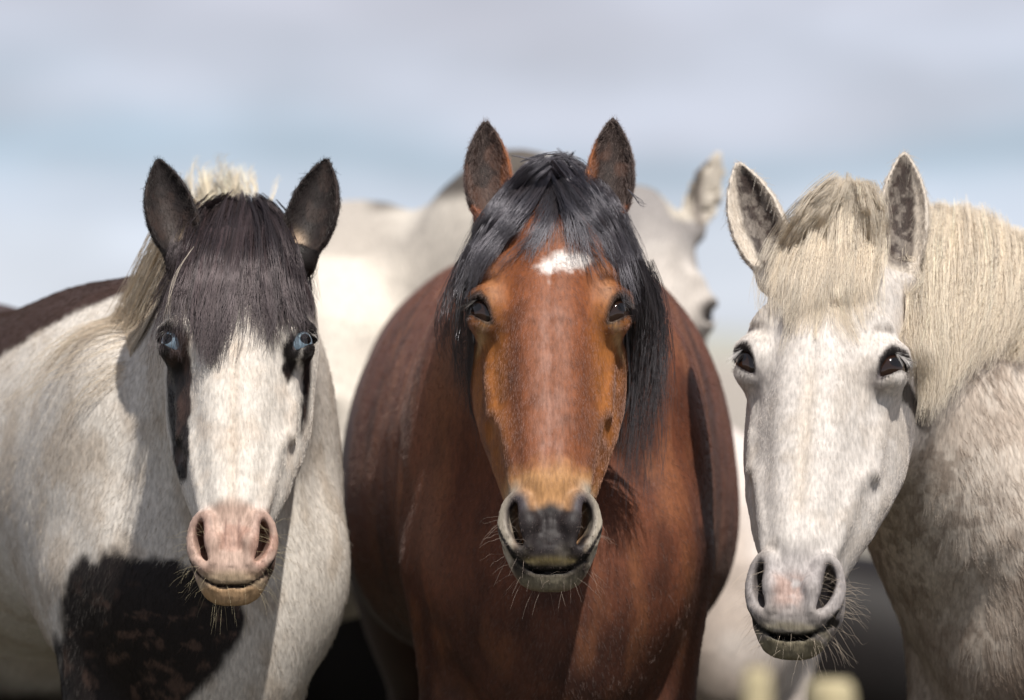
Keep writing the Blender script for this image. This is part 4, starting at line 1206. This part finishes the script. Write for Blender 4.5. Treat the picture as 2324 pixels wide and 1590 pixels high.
tf = between([[(425, 480), (425, 440), (430, 410), (450, 385)], [(470, 460), (462, 425), (470, 395), (500, 370)], [(520, 460), (505, 425), (505, 395), (530, 372)], [(560, 465), (545, 440), (530, 415), (540, 395)]], 26, 12, 9, .3, 1.2, cut=.4)
P, r, c = lock_strands(h, [(np.array([w3(a, b, y) for (a, b), y in zip(q, (.70, .72, .74, .76))]), w) for q, w in tf], k=8, per=45, spread=.022, col=(.72, .64, .50), rad=.0003, collide=False, tip=.9)
h.curves('crest_tuft', P, r, c, M_whair)
whiskers(h, 110, (.55, .45, .25)); lashes(h, (.5, .45, .42), ln=.015)
tail(h, (.5, .42, .33), M_whair)

# ===================================================================== GREYHAIR
h = grey
coat(h, 150000, 90000, M_fur, lambda c: (c[:, 1] < 1.2) & (c[:, 2] > .7) & ~in_head(h, c), blen=.020)
fl = between([[(1895, 425), (1830, 470), (1775, 550), (1752, 610), (1742, 660), (1736, 730)],
              [(1900, 422), (1845, 480), (1800, 570), (1775, 640), (1762, 690), (1758, 772)],
              [(1905, 420), (1865, 490), (1830, 580), (1810, 660), (1800, 710), (1792, 800)],
              [(1915, 418), (1890, 490), (1870, 580), (1855, 660), (1848, 720), (1842, 815)],
              [(1930, 418), (1922, 490), (1912, 580), (1900, 660), (1898, 720), (1908, 812)],
              [(1945, 420), (1955, 480), (1955, 560), (1945, 630), (1950, 700), (1970, 800)],
              [(1955, 425), (1975, 470), (1985, 530), (1975, 590), (1960, 640), (1955, 690)]], 84, 10, 11, cut=.42)
P, r, c = lock_strands(h, locks3d(h, fl, .007), k=16, per=75, tight=.42, spread=.009, col=(.74, .65, .53), colj=.24, wav=.004, off=.003, rad=.00019, tip=.14)
h.curves('forelock', P, r, c, M_whair)
mn = between([[(2110, 500), (2072, 590), (2062, 690), (2072, 790), (2085, 880), (2080, 960)],
              [(2120, 470), (2122, 580), (2118, 690), (2115, 790), (2110, 880), (2090, 970)],
              [(2170, 478), (2180, 580), (2172, 690), (2160, 780), (2138, 870), (2105, 950)],
              [(2230, 490), (2240, 580), (2230, 670), (2210, 750), (2180, 820), (2140, 880)],
              [(2290, 520), (2300, 600), (2290, 670), (2280, 720), (2270, 780), (2262, 830)],
              [(2345, 540), (2350, 620), (2345, 690), (2330, 760), (2315, 800), (2300, 840)]], 90, 7, 12, cut=.35)
P, r, c = lock_strands(h, locks3d(h, mn, .010, .45), k=16, per=110, tight=.42, spread=.015, col=(.72, .63, .51), colj=.30, wav=.007, off=.005, rad=.00021, tip=.3)
h.curves('mane', P, r, c, M_whair)
whiskers(h, 190, (.62, .50, .38), ln=(.02, .05)); lashes(h, (.75, .72, .7), n=60, ln=.022)
tail(h, (.6, .5, .4), M_whair)
